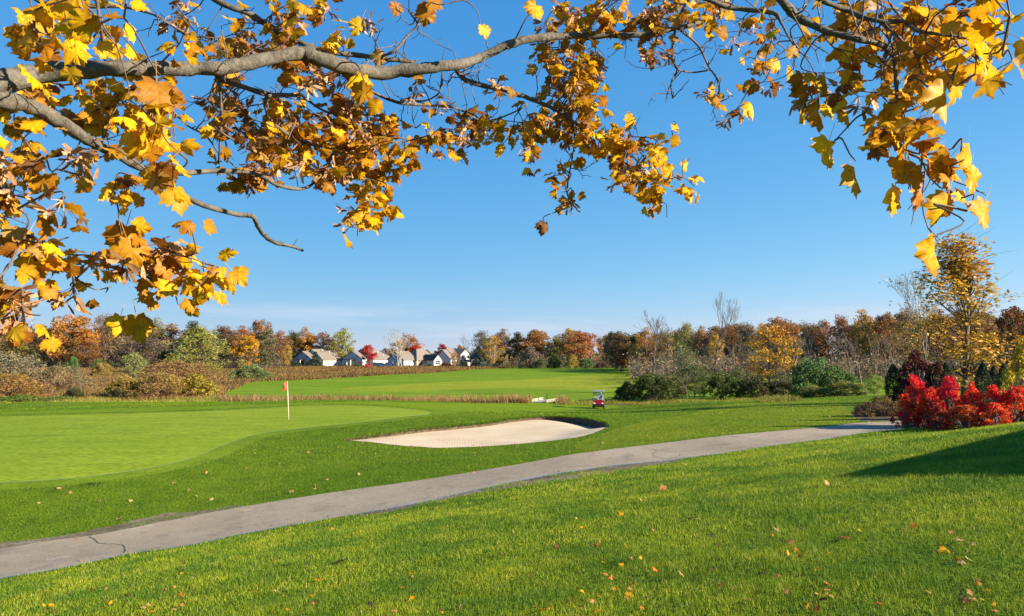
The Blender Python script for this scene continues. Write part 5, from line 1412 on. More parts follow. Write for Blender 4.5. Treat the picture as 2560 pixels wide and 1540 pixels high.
for i, (px, Y, top, wp, col, lab) in enumerate([
        (2285, 28.2, 934, 74, (0.66, 0.034, 0.018), 'red shrub, leftmost and tallest at the left of the red row'),
        (2262, 27.6, 982, 66, (0.66, 0.050, 0.014), 'low red shrub spilling over the left end of the red row'),
        (2325, 27.2, 966, 76, (0.60, 0.040, 0.016), 'red shrub second in the red row, beside the path end'),
        (2372, 27.6, 936, 84, (0.64, 0.036, 0.020), 'tall red shrub in the middle of the red row'),
        (2425, 26.8, 952, 84, (0.66, 0.050, 0.016), 'orange-red shrub right of the middle of the red row'),
        (2480, 26.4, 960, 80, (0.64, 0.045, 0.018), 'red shrub in front of the three evergreen columns'),
        (2535, 26.0, 962, 90, (0.68, 0.065, 0.016), 'orange-red shrub at the right edge of the picture'),
        (2340, 26.2, 1012, 84, (0.34, 0.040, 0.016), 'low dark red shrub at the foot of the red row by the path'),
        (2410, 25.6, 1010, 90, (0.46, 0.085, 0.016), 'low orange-brown shrub at the foot of the red row'),
        (2480, 25.0, 1004, 80, (0.62, 0.070, 0.016), 'low red shrub where the lawn crest meets the red row')]):
    plant('red_shrub', 'redshrub', px, Y, top, wp, col, lab, 'shrub', 'red shrubs in the planting bed', crown='foliage', stem='stems')
for (px, Y, top, wp, col, lab) in [(2205, 34.0, 985, 100, (0.17, 0.115, 0.045), 'brown-green low shrub on the mulch beside the path'), (2165, 34.6, 1002, 76, (0.20, 0.12, 0.06), 'reddish-brown low shrub at the left tip of the mulch bed'), (2255, 33.8, 992, 70, (0.13, 0.115, 0.04), 'olive low shrub on the mulch behind the path end')]:
    plant('low_shrub', 'brownshrub', px, Y, top, wp, col, lab, 'shrub', crown='foliage', stem='stems')

# ------------------------------------------------------------------ the maple overhead
def mat_mapleleaf():
    m, ns, L = new_mat('maple_leaf')
    out = N(ns, 'ShaderNodeOutputMaterial')
    oi = N(ns, 'ShaderNodeObjectInfo'); tn = N(ns, 'ShaderNodeAttribute', attribute_name='tint'); lc = N(ns, 'ShaderNodeAttribute', attribute_name='lc')
    x = N(ns, 'ShaderNodeMix', data_type='RGBA', blend_type='MULTIPLY'); x.inputs['Factor'].default_value = 1.0
    L(oi.outputs['Color'], x.inputs['A']); L(tn.outputs['Color'], x.inputs['B']); c = x.outputs['Result']
    g = N(ns, 'ShaderNodeNewGeometry')
    # blotches and browned margins
    bm_ = N(ns, 'ShaderNodeMix', data_type='RGBA', blend_type='MULTIPLY'); bm_.inputs['Factor'].default_value = 1.0; L(c, bm_.inputs['A']); L(noise_mix(ns, L, g.outputs['Position'], 30.0, 0.45, 0.72, (1.06, 1.04, 1.0), (0.72, 0.56, 0.45), 5.0, 0.65), bm_.inputs['B']); c = bm_.outputs['Result']
    sp = N(ns, 'ShaderNodeSeparateXYZ'); L(lc.outputs['Vector'], sp.inputs[0])
    nz_ = N(ns, 'ShaderNodeTexNoise', Scale=22.0, Detail=4.0); L(g.outputs['Position'], nz_.inputs['Vector'])
    ad = N(ns, 'ShaderNodeMath', operation='MULTIPLY_ADD'); L(sp.outputs['Z'], ad.inputs[0]); ad.inputs[1].default_value = 0.55; L(nz_.outputs['Fac'], ad.inputs[2])
    mr = N(ns, 'ShaderNodeMapRange'); mr.inputs['From Min'].default_value = 0.86; mr.inputs['From Max'].default_value = 1.22; mr.inputs['To Max'].default_value = 0.75; L(ad.outputs[0], mr.inputs['Value'])
    br = N(ns, 'ShaderNodeMix', data_type='RGBA', blend_type='MULTIPLY'); L(mr.outputs[0], br.inputs['Factor']); L(c, br.inputs['A']); br.inputs['B'].default_value = (0.55, 0.30, 0.22, 1); c = br.outputs['Result']
    # veins radiating from the stalk
    an = N(ns, 'ShaderNodeMath', operation='ARCTAN2'); L(sp.outputs['X'], an.inputs[0]); L(sp.outputs['Y'], an.inputs[1])
    wr = N(ns, 'ShaderNodeMath', operation='WRAP'); L(an.outputs[0], wr.inputs[0]); wr.inputs[1].default_value = R(21); wr.inputs[2].default_value = R(-21)
    ab = N(ns, 'ShaderNodeMath', operation='ABSOLUTE'); L(wr.outputs[0], ab.inputs[0])
    ln = N(ns, 'ShaderNodeVectorMath', operation='LENGTH')
    cb_ = N(ns, 'ShaderNodeCombineXYZ'); L(sp.outputs['X'], cb_.inputs[0]); L(sp.outputs['Y'], cb_.inputs[1]); L(cb_.outputs[0], ln.inputs[0])
    ds = N(ns, 'ShaderNodeMath', operation='MULTIPLY'); L(ab.outputs[0], ds.inputs[0]); L(ln.outputs['Value'], ds.inputs[1])
    mv = N(ns, 'ShaderNodeMapRange'); mv.inputs['From Min'].default_value = 0.006; mv.inputs['From Max'].default_value = 0.022; mv.inputs['To Min'].default_value = 0.55; mv.inputs['To Max'].default_value = 0.0; L(ds.outputs[0], mv.inputs['Value'])
    vx = N(ns, 'ShaderNodeMix', data_type='RGBA', blend_type='MULTIPLY'); L(mv.outputs[0], vx.inputs['Factor']); L(c, vx.inputs['A']); vx.inputs['B'].default_value = (0.72, 0.58, 0.45, 1); c = vx.outputs['Result']
    p = N(ns, 'ShaderNodeBsdfPrincipled', Roughness=0.48); p.inputs['Specular IOR Level'].default_value = 0.16
    tr = N(ns, 'ShaderNodeBsdfTranslucent'); ms = N(ns, 'ShaderNodeMixShader'); ms.inputs[0].default_value = 0.48
    L(c, p.inputs['Base Color']); L(c, tr.inputs['Color']); L(p.outputs[0], ms.inputs[1]); L(tr.outputs[0], ms.inputs[2]); L(ms.outputs[0], out.inputs['Surface'])
    return m
M['maple'] = mat_mapleleaf()
def mat_maplebark():
    m, ns, L = new_mat('maple_bark')
    out = N(ns, 'ShaderNodeOutputMaterial'); p = N(ns, 'ShaderNodeBsdfPrincipled', Roughness=0.9); p.inputs['Specular IOR Level'].default_value = 0.2
    g = N(ns, 'ShaderNodeNewGeometry'); pos = g.outputs['Position']
    c = noise_mix(ns, L, pos, 9.0, 0.35, 0.65, (0.060, 0.052, 0.042), (0.130, 0.115, 0.094), 6.0, 0.65)
    c = noise_mix(ns, L, pos, 45.0, 0.45, 0.70, c, (0.17, 0.16, 0.135), 5.0, 0.7)
    c = noise_mix(ns, L, pos, 18.0, 0.60, 0.80, c, (0.038, 0.031, 0.026), 5.0, 0.7)
    L(c, p.inputs['Base Color'])
    n = N(ns, 'ShaderNodeTexNoise', Scale=60.0, Detail=6.0, Roughness=0.7); L(pos, n.inputs['Vector'])
    bp = N(ns, 'ShaderNodeBump', Strength=0.9, Distance=0.012); L(n.outputs['Fac'], bp.inputs['Height']); L(bp.outputs['Normal'], p.inputs['Normal'])
    L(p.outputs[0], out.inputs['Surface']); return m
M['maplebark'] = mat_maplebark()
M['mapletwig'] = mat_simple('maple_twig', (0.10, 0.070, 0.055), 0.8, var=0.35, scale=12)
M['samara'] = mat_simple('dry_samara', (0.30, 0.150, 0.075), 0.7, var=0.4, scale=30, col2=(0.36, 0.20, 0.10))

LEAF_HALF = [(0, 0), (.15, -.10), (.31, -.11), (.33, .02), (.44, .06), (.58, .17), (.54, .28), (.63, .43), (.50, .46), (.43, .56), (.31, .54), (.27, .59), (.32, .71), (.21, .73), (.15, .84), (.08, .84), (0, 1.0)]
def leaf_geometry(seed):
    """lobed maple leaf, one unit long, stalk at the origin, tip towards +y; curled and folded"""
    r = np.random.default_rng(seed)
    right = np.array(LEAF_HALF); left = right[1:-1][::-1] * np.array([-1, 1])
    P = np.concatenate([right, left]) * (1 + r.normal(0, 0.035, (len(right) + len(left), 1)))
    P[0] = 0
    c = np.array([[0, 0.34]]); Q = np.concatenate([c, P])
    fold = r.uniform(-0.25, 1.15); curl = r.uniform(-0.3, 0.95); tw = r.uniform(-0.6, 0.6)
    x, y = Q[:, 0], Q[:, 1]
    z = -fold * (np.abs(x) ** 1.5) * 0.8 - curl * np.maximum(0, y - 0.2) ** 2 * 0.9 + tw * x * (y - 0.3) + r.normal(0, 0.045, len(Q))
    z[0] = 0; z[1] = 0
    xs = x * (1 - 0.20 * abs(fold))
    V = np.stack([xs, y, z], 1); n = len(P)
    F = np.array([(0, 1 + i, 1 + (i + 1) % n) for i in range(n)])
    lc = np.stack([x, y, np.r_[0.0, np.ones(n)]], 1)
    return V, F, lc
LEAVES = [leaf_geometry(100 + i) for i in range(16)]
def leaf_mesh(i):
    V, F, lc = LEAVES[i]
    # stalk: thin ribbon back from the base
    V2 = np.concatenate([V, [(-.012, 0, 0), (.012, 0, 0), (.010, -.55, .10), (-.010, -.55, .10)]]); F2 = np.concatenate([F, [(len(V), len(V)+3, len(V)+2), (len(V), len(V)+2, len(V)+1)]])
    me = fast_mesh('maple_leaf_%d' % i, V2, F2, smooth=True, point_attr={'lc': np.concatenate([lc, [(0, 0, 0)] * 4]), 'tint': np.ones((len(V2), 4))})
    me.materials.append(M['maple']); return me
LMESH = [leaf_mesh(i) for i in range(16)]

# branches: (start depth, end depth, [(px, py, thickness px), ...]) along the photo
BR = [
 ('branch', 2.95, 5.6, [(-420, 330, 84), (-150, 262, 70), (0, 210, 58), (109, 182, 52), (255, 171, 45), (365, 171, 40), (474, 171, 35), (547, 171, 35), (620, 157, 36), (748, 133, 36), (800, 148, 37), (864, 168, 35), (955, 182, 33), (1065, 170, 28), (1149, 160, 26), (1211, 139, 20), (1284, 106, 21), (1357, 93, 20), (1466, 88, 18), (1600, 86, 14), (1709, 66, 11), (1770, 48, 9), (1800, 20, 7)]),
 ('branch', 3.05, 4.7, [(-120, 238, 52), (0, 250, 44), (73, 265, 40), (146, 303, 36), (219, 350, 28), (274, 379, 22), (365, 423, 18), (456, 432, 15), (547, 427, 12), (638, 434, 10), (693, 463, 9), (759, 471, 8), (802, 445, 6), (850, 430, 4)]),
 ('branch', 3.4, 4.4, [(365, 423, 16), (430, 470, 15), (485, 503, 14), (547, 525, 13), (600, 537, 12), (632, 541, 12), (643, 562, 11), (660, 588, 10), (690, 608, 9), (725, 615, 8), (757, 626, 7)]),
 ('branch', 3.9, 5.2, [(540, 172, 18), (549, 195, 15), (602, 215, 14), (675, 237, 13), (748, 237, 9), (766, 248, 7), (821, 281, 6), (900, 286, 5), (940, 288, 5), (992, 298, 4), (1040, 320, 3)]),
 ('branch', 4.1, 5.0, [(672, 237, 12), (664, 255, 12), (671, 290, 11), (693, 317, 10), (748, 350, 9), (803, 365, 9), (882, 369, 8), (937, 357, 6), (985, 343, 5), (1020, 350, 3)]),
 ('branch', 4.4, 4.6, [(430, -90, 18), (540, 0, 16), (620, 33, 15), (693, 77, 14), (766, 113, 14), (830, 130, 13), (900, 139, 13), (955, 146, 12), (1036, 155, 11)]),
 ('branch', 4.5, 4.6, [(940, 146, 8), (988, 126, 7), (1017, 91, 6), (1043, 63, 5), (1030, 40, 4), (1021, 27, 3)]),
 ('branch', 5.1, 5.6, [(1140, 165, 16), (1147, 183, 13), (1167, 201, 13), (1211, 215, 12), (1265, 226, 12), (1338, 252, 11), (1393, 277, 9), (1448, 314, 8), (1503, 354, 7), (1539, 394, 5), (1568, 416, 4), (1620, 450, 3)]),
 ('branch', 5.45, 5.5, [(1433, 305, 5), (1437, 350, 5), (1430, 398, 4), (1420, 452, 4), (1419, 490, 3)]),
 ('branch', 4.6, 5.3, [(850, 178, 12), (875, 186, 10), (897, 197, 9), (926, 226, 8), (992, 255, 8), (1065, 263, 7), (1120, 266, 6), (1156, 277, 5), (1211, 303, 5), (1284, 281, 4), (1320, 259, 4)]),
 ('branch', 5.5, 5.5, [(1724, -10, 8), (1693, 56, 7), (1684, 100, 6), (1680, 148, 6), (1693, 174, 5), (1678, 209, 4), (1681, 246, 3)]),
 ('branch', 5.5, 5.4, [(1695, 72, 6), (1744, 112, 6), (1770, 163, 5), (1795, 204, 5), (1798, 255, 3)]),
 ('branch', 5.5, 5.5, [(1693, 174, 4), (1730, 181, 4), (1770, 176, 4)]),
 ('branch', 4.6, 4.4, [(1600, -80, 14), (1780, 4, 13), (1850, 22, 13), (1933, 32, 12), (1954, 60, 6), (1984, 108, 4), (2025, 102, 3)]),
 ('branch', 4.4, 4.4, [(1984, 108, 4), (2000, 130, 3), (2028, 147, 2)]),
 ('branch', 2.9, 3.3, [(-420, 60, 70), (200, -260, 58), (900, -330, 44), (1500, -230, 34), (1850, -90, 27), (1959, 5, 23), (1989, 38, 22), (2066, 77, 17), (2143, 97, 16), (2214, 117, 14), (2235, 153, 11), (2241, 220, 9), (2245, 300, 8), (2250, 368, 7), (2301, 398, 6), (2321, 439, 5), (2352, 470, 4)]),
 ('branch', 3.2, 3.0, [(1960, -60, 16), (2056, 0, 14), (2117, 26, 13), (2168, 46, 12), (2219, 56, 11), (2260, 54, 10), (2296, 77, 9), (2398, 92, 7), (2449, 97, 5), (2520, 80, 4)]),
 ('branch', 3.15, 3.1, [(2209, 56, 9), (2250, 97, 8), (2291, 138, 7), (2301, 189, 5), (2280, 230, 3)]),
 ('branch', 2.7, 3.3, [(-420, 420, 26), (-150, 500, 18), (0, 566, 11), (35, 598, 11), (88, 626, 10), (140, 647, 9), (210, 654, 9), (263, 665, 8), (315, 675, 7), (368, 693, 6), (420, 721, 4), (440, 735, 3)]),
 ('branch', 2.75, 2.95, [(-60, 545, 10), (7, 566, 9), (70, 588, 8), (116, 609, 7), (151, 628, 6), (178, 629, 4)]),
 ('branch', 2.9, 2.9, [(140, 622, 7), (158, 661, 6), (182, 689, 6), (186, 738, 5), (210, 780, 3)]),
 ('branch', 2.9, 3.0, [(182, 689, 5), (210, 710, 4), (242, 724, 3), (277, 717, 2)]),
 ('branch', 3.0, 3.1, [(240, -20, 9), (248, 40, 8), (255, 91, 8), (263, 150, 7)]),
 ('branch', 4.2, 4.3, [(60, -30, 12), (109, 8, 13), (200, 14, 13), (310, 16, 11)]),
 ('branch', 4.3, 4.4, [(310, 16, 8), (383, 36, 6), (438, 69, 6), (492, 97, 4)]),
 ('branch', 4.0, 4.1, [(545, 190, 6), (552, 250, 6), (555, 299, 6), (550, 350, 5), (547, 405, 5)]),
 ('branch', 4.0, 4.2, [(430, 275, 4), (470, 315, 4), (515, 340, 5), (545, 380, 4), (568, 405, 3)]),
 ('branch', 5.4, 5.5, [(1700, 62, 6), (1640, 40, 6), (1590, 60, 7), (1540, 84, 7), (1460, 100, 5)]),
 ('branch', 4.9, 5.2, [(1490, 20, 5), (1530, -10, 6), (1470, 72, 5), (1455, 88, 5)]),
 ('branch', 5.0, 5.2, [(1105, 180, 4), (1102, 215, 4), (1095, 235, 4), (1060, 252, 4), (1000, 250, 5)]),
]
mt = hit(-3, 1500)
TX, TY = -4.3, 2.6
TZ = gz(TX, TY)
tree = empty('maple_tree', (TX, TY, TZ)); tag(tree, 'golden maple whose leafy branches hang across the top of the picture', 'tree')
inv = Vector((TX, TY, TZ))
SAMP = []          # (point, radius) along all branches
rngm = np.random.default_rng(77)
def smooth3(P, per=5):
    P = [np.array(p, float) for p in P]; out = []
    for i in range(len(P) - 1):
        p0, p1, p2, p3 = P[max(i-1, 0)], P[i], P[i+1], P[min(i+2, len(P)-1)]
        for t in np.linspace(0, 1, per, endpoint=False):
            out.append(0.5 * ((2*p1) + (-p0+p2)*t + (2*p0-5*p1+4*p2-p3)*t*t + (-p0+3*p1-3*p2+p3)*t**3))
    out.append(P[-1]); return np.array(out)
for nm, Y0, Y1, pts in BR:
    n = len(pts); P = []
    for i, (px, py, th) in enumerate(pts):
        Y = Y0 + (Y1 - Y0) * i / (n - 1) + 0.05 * math.sin(i * 2.1 + Y0 * 9)
        p = pt(px, py, Y); P.append((p.x, p.y, p.z, th * Y / FPX / 2))
    S = smooth3(P, 5); rad = np.maximum(S[:, 3], 0.0022) * (1 + rngm.normal(0, 0.07, len(S)))
    # knots
    for k in rngm.integers(2, max(3, len(S) - 2), max(1, len(S) // 14)): rad[k] *= 1.22
    jit = rngm.normal(0, 0.06, (len(S), 3)) * rad[:, None]
    Q = S[:, :3] + jit - np.array(inv)
    m = MB(); m.tube(Q, list(rad), 12 if rad[0] > 0.02 else 7)
    # small bark stubs and buds
    for k in range(2, len(Q) - 1, 4):
        if rad[k] < 0.03 and rngm.random() < 0.55:
            d = rngm.normal(0, 1, 3); d /= np.linalg.norm(d); l = rngm.uniform(0.02, 0.06)
            m.tube([Q[k], Q[k] + d * (rad[k] + l * .5), Q[k] + d * (rad[k] + l)], [0.004, 0.003, 0.002], 4, cap=False)
    m.build('branch', M['maplebark'] if rad.max() > 0.012 else M['mapletwig'], tree, smooth=True, fix=False)
    for p, r_ in zip(S[:, :3], rad): SAMP.append((*p, r_))
SAMP = np.array(SAMP); SAMP0 = SAMP.copy()
# trunk, outside the picture on the left, joining the limb ends
m = MB()
lim = [pt(-420, 330, 2.95), pt(-420, 60, 2.9), pt(-420, 420, 2.7)]
m.tube([(0, 0, -.3), (0, 0, .1), (0.02, 0.03, 1.2), (0.06, .05, 2.4), (0.12, 0.1, 3.4), (0.1, 0.2, 4.8), (0.0, 0.3, 6.4), (-.2, .4, 8.0)], [.34, .27, .22, .20, .18, .13, .08, .03], 14)
for l, r_, zz in ((lim[0], .085, 2.5), (lim[1], .07, 3.2), (lim[2], .03, 2.3)):
    e = l - inv; m.tube([(0.05, .05, zz), tuple((Vector((0.05, .05, zz)) + e) / 2 + Vector((0, 0, .06))), tuple(e)], [r_ * 1.5, r_ * 1.15, r_], 10, cap=False)
m.build('trunk', M['maplebark'], tree, smooth=True, fix=False)

# leaf clusters: display-coordinate ellipses (photo shown 2467 wide): cx, cy, rx, ry, leaves, depth, size, tone
# tone: 0 clear yellow, 1 amber, 2 orange-brown
CL = [
 (60, 55, 80, 70, 16, 2.35, .135, 0), (185, 60, 80, 55, 12, 2.3, .15, 0), (50, 120, 60, 30, 12, 2.6, .135, 0), (130, 110, 80, 30, 10, 2.8, .13, 0), (250, 100, 60, 35, 12, 3.7, .13, 0),
 (120, 228, 110, 40, 34, 3.6, .135, 1), (240, 235, 120, 40, 44, 3.8, .135, 1), (330, 262, 90, 45, 30, 3.8, .13, 1), (200, 285, 80, 40, 16, 3.8, .13, 1), (395, 185, 12, 20, 1, 2.9, .165, 0), (330, 215, 40, 40, 8, 3.7, .13, 0),
 (300, 315, 80, 40, 22, 3.7, .135, 0), (380, 345, 80, 50, 26, 2.9, .14, 0), (450, 380, 40, 45, 8, 2.7, .135, 0), (270, 405, 80, 35, 18, 3.5, .13, 1), (400, 440, 60, 45, 10, 2.6, .14, 1), (415, 450, 14, 12, 1, 2.9, .165, 0),
 (35, 305, 45, 35, 18, 3.7, .135, 1), (60, 370, 70, 50, 20, 3.4, .13, 1), (20, 440, 40, 70, 26, 2.8, .13, 1), (200, 385, 50, 35, 12, 3.2, .12, 1), (310, 470, 80, 35, 14, 3.0, .125, 1), (240, 455, 35, 18, 5, 3.1, .12, 1),
 (25, 520, 35, 40, 10, 2.8, .13, 1), (110, 508, 50, 20, 5, 2.7, .14, 1), (20, 600, 30, 45, 8, 2.6, .135, 1), (25, 760, 50, 55, 20, 2.5, .135, 2), (110, 770, 40, 30, 5, 2.6, .13, 1), (5, 690, 20, 30, 5, 2.6, .13, 2),
 (180, 590, 50, 25, 8, 2.9, .13, 1), (290, 570, 50, 40, 12, 3.1, .125, 1), (300, 535, 25, 18, 2, 2.8, .135, 0), (350, 620, 70, 40, 30, 3.1, .12, 2), (430, 630, 60, 35, 24, 3.2, .12, 1), (500, 690, 45, 45, 26, 3.2, .12, 0), (450, 690, 50, 30, 14, 3.2, .12, 1), (460, 575, 20, 25, 4, 3.1, .12, 1), (320, 715, 25, 22, 2, 3.1, .125, 1), (140, 690, 45, 40, 10, 2.9, .13, 1), (150, 720, 40, 20, 5, 2.9, .12, 2), (270, 640, 60, 20, 8, 3.0, .12, 1), (330, 680, 60, 20, 6, 3.1, .12, 1),
 (335, 25, 30, 30, 4, 2.7, .14, 0), (425, 30, 50, 40, 16, 4.5, .12, 2), (500, 95, 60, 45, 22, 4.4, .125, 1), (590, 90, 50, 40, 22, 4.5, .12, 2), (660, 130, 70, 40, 28, 4.5, .12, 2), (720, 45, 70, 40, 24, 4.5, .125, 1), (800, 30, 35, 25, 8, 4.5, .12, 1), (820, 90, 40, 35, 9, 4.5, .125, 0), (875, 45, 25, 15, 2, 4.3, .13, 1), (610, 35, 50, 25, 10, 4.6, .12, 1), (440, 110, 40, 35, 10, 3.6, .125, 0),
 (520, 250, 50, 50, 22, 4.3, .115, 2), (575, 290, 50, 50, 22, 4.3, .115, 2), (560, 350, 60, 35, 16, 4.3, .115, 1), (630, 330, 50, 50, 26, 4.5, .115, 2), (620, 420, 70, 50, 30, 4.4, .115, 2), (700, 300, 60, 60, 34, 4.6, .12, 1), (690, 390, 70, 40, 40, 4.6, .115, 1), (770, 340, 80, 50, 58, 4.7, .115, 1), (770, 430, 80, 40, 34, 4.6, .115, 2), (850, 290, 80, 50, 52, 4.8, .12, 2), (860, 370, 80, 45, 60, 4.8, .115, 1), (940, 330, 60, 45, 30, 4.9, .12, 1), (950, 400, 50, 35, 24, 4.8, .12, 1), (880, 450, 55, 40, 22, 4.7, .125, 1), (920, 510, 60, 35, 24, 4.6, .13, 0), (850, 520, 40, 30, 12, 4.6, .12, 1), (965, 525, 25, 15, 4, 4.5, .13, 0), (920, 218, 25, 30, 3, 4.0, .15, 0), (800, 200, 40, 35, 14, 4.5, .12, 2), (740, 200, 40, 40, 10, 4.4, .12, 2), (690, 190, 25, 30, 6, 4.4, .12, 2), (480, 320, 40, 30, 8, 3.8, .12, 1),
 (1060, 330, 45, 35, 18, 5.0, .12, 1), (1120, 330, 50, 35, 22, 5.1, .12, 2), (1130, 280, 50, 25, 12, 5.1, .115, 2), (1170, 225, 35, 30, 4, 5.0, .13, 2), (1200, 325, 40, 30, 14, 5.2, .125, 0), (1100, 380, 30, 20, 6, 5.0, .12, 2), (1040, 260, 40, 25, 6, 5.0, .115, 2), (1010, 230, 30, 20, 4, 4.9, .12, 2),
 (1330, 140, 60, 40, 26, 5.3, .125, 2), (1390, 190, 60, 55, 40, 5.4, .125, 1), (1430, 150, 45, 45, 26, 5.4, .125, 1), (1340, 230, 60, 50, 36, 5.4, .12, 2), (1420, 250, 50, 35, 22, 5.4, .125, 1), (1470, 215, 30, 25, 7, 5.4, .12, 1), (1380, 60, 90, 40, 46, 5.3, .125, 1), (1480, 45, 70, 35, 34, 5.4, .12, 1), (1560, 30, 60, 30, 24, 5.4, .12, 2), (1640, 20, 70, 25, 26, 5.4, .125, 1), (1560, 90, 40, 25, 12, 5.4, .12, 2),
 (1290, 310, 70, 35, 26, 5.4, .125, 1), (1260, 350, 60, 30, 16, 5.3, .13, 1), (1380, 310, 80, 40, 46, 5.5, .125, 1), (1450, 340, 70, 40, 40, 5.5, .125, 0), (1250, 390, 25, 20, 5, 5.3, .13, 1), (1400, 380, 40, 30, 12, 5.5, .12, 0), (1325, 420, 25, 25, 5, 5.4, .125, 1), (1320, 470, 30, 25, 5, 5.4, .12, 1), (1370, 490, 22, 15, 4, 5.4, .12, 2), (1313, 538, 14, 14, 1, 5.2, .13, 1), (1355, 450, 10, 15, 2, 5.4, .11, 1),
 (1520, 350, 60, 35, 24, 5.5, .125, 1), (1590, 360, 50, 40, 18, 5.5, .125, 0), (1540, 400, 60, 35, 26, 5.6, .12, 2), (1580, 440, 55, 30, 24, 5.6, .125, 1), (1640, 450, 45, 25, 14, 5.6, .125, 0), (1560, 480, 40, 25, 12, 5.6, .12, 1), (1600, 520, 25, 15, 3, 5.6, .12, 0), (1650, 380, 25, 18, 2, 5.5, .13, 0), (1518, 278, 10, 20, 1, 5.4, .13, 0), (1622, 292, 10, 10, 1, 5.4, .125, 0), (1630, 320, 10, 8, 1, 5.4, .12, 0), (1490, 420, 20, 12, 3, 5.5, .12, 1),
 (1700, 30, 60, 30, 16, 5.4, .125, 1), (1590, 130, 25, 25, 8, 5.4, .12, 2), (1760, 90, 40, 30, 8, 5.4, .12, 1), (1830, 75, 40, 50, 12, 5.3, .125, 2), (1840, 140, 30, 30, 6, 5.3, .12, 2), (1875, 132, 18, 14, 1, 4.8, .14, 0), (1825, 212, 25, 20, 2, 4.9, .14, 0), (1790, 165, 30, 25, 5, 5.3, .12, 1), (1705, 218, 20, 12, 2, 5.3, .13, 1), (1755, 255, 30, 20, 4, 5.3, .125, 0), (1760, 285, 35, 18, 5, 5.3, .12, 2), (1790, 235, 20, 20, 2, 5.2, .12, 0), (1850, 185, 25, 15, 3, 5.2, .12, 2),
 (1820, 5, 40, 20, 4, 4.4, .14, 0), (1930, 15, 40, 25, 8, 4.2, .13, 1), (2000, 45, 60, 35, 16, 3.6, .13, 1), (2080, 40, 60, 35, 16, 3.4, .13, 1), (2060, 110, 50, 40, 9, 3.4, .135, 0), (2130, 190, 50, 45, 6, 3.3, .14, 0), (1950, 170, 25, 20, 2, 3.4, .13, 1), (1950, 225, 30, 20, 3, 3.4, .13, 1), (1960, 262, 40, 18, 4, 3.4, .13, 1), (2030, 190, 45, 35, 8, 3.4, .13, 1), (2040, 262, 45, 20, 4, 3.4, .12, 2),
 (2160, 60, 60, 45, 20, 3.2, .13, 1), (2240, 30, 60, 35, 18, 3.1, .135, 1), (2200, 120, 70, 45, 20, 3.2, .13, 1), (2290, 110, 70, 50, 20, 3.1, .135, 1), (2340, 40, 50, 40, 14, 3.0, .135, 2), (2420, 50, 50, 45, 9, 2.5, .14, 0), (2420, 110, 40, 25, 5, 2.6, .14, 0), (2440, 190, 35, 35, 4, 2.4, .145, 1), (2330, 170, 60, 40, 12, 3.0, .135, 0), (2250, 190, 60, 40, 14, 3.0, .135, 0), (2290, 240, 25, 40, 2, 2.9, .15, 0), (2180, 250, 50, 40, 14, 3.1, .135, 1), (2110, 270, 50, 35, 12, 3.2, .13, 1), (2170, 310, 50, 35, 7, 3.0, .15, 0), (2200, 240, 40, 30, 8, 3.1, .13, 1), (2130, 330, 40, 25, 6, 3.1, .13, 2),
 (2005, 345, 12, 10, 1, 3.1, .155, 0), (2062, 388, 14, 12, 1, 3.05, .15, 1), (2130, 360, 30, 20, 5, 3.1, .12, 2), (2190, 380, 50, 30, 8, 3.0, .14, 0), (2230, 420, 50, 30, 10, 3.0, .13, 1), (2290, 390, 45, 40, 9, 2.95, .13, 1), (2340, 385, 30, 15, 3, 2.9, .13, 0), (2200, 455, 40, 14, 3, 2.95, .13, 1), (2300, 470, 35, 30, 7, 2.95, .13, 1), (2330, 495, 22, 20, 3, 2.9, .14, 0), (2258, 565, 3, 3, 1, 2.7, .145, 0),
 (1105, 12, 40, 14, 3, 4.4, .14, 2), (1157, 62, 4, 4, 1, 4.4, .12, 0), (1277, 12, 18, 10, 2, 4.5, .12, 0), (690, 5, 60, 15, 8, 4.6, .12, 1), (960, 10, 10, 8, 1, 4.6, .11, 2),
]
TONES = [[(0.76, 0.46, 0.010), (0.82, 0.53, 0.016), (0.66, 0.38, 0.010), (0.74, 0.50, 0.03)],
         [(0.62, 0.355, 0.012), (0.52, 0.275, 0.012), (0.68, 0.43, 0.014), (0.44, 0.21, 0.014), (0.58, 0.36, 0.02)],
         [(0.43, 0.190, 0.016), (0.33, 0.135, 0.018), (0.50, 0.27, 0.02), (0.25, 0.105, 0.024), (0.46, 0.30, 0.08)]]
twig = MB(); LV = []     # leaf records: matrix, colour, mesh index, apparent size
SEED = []
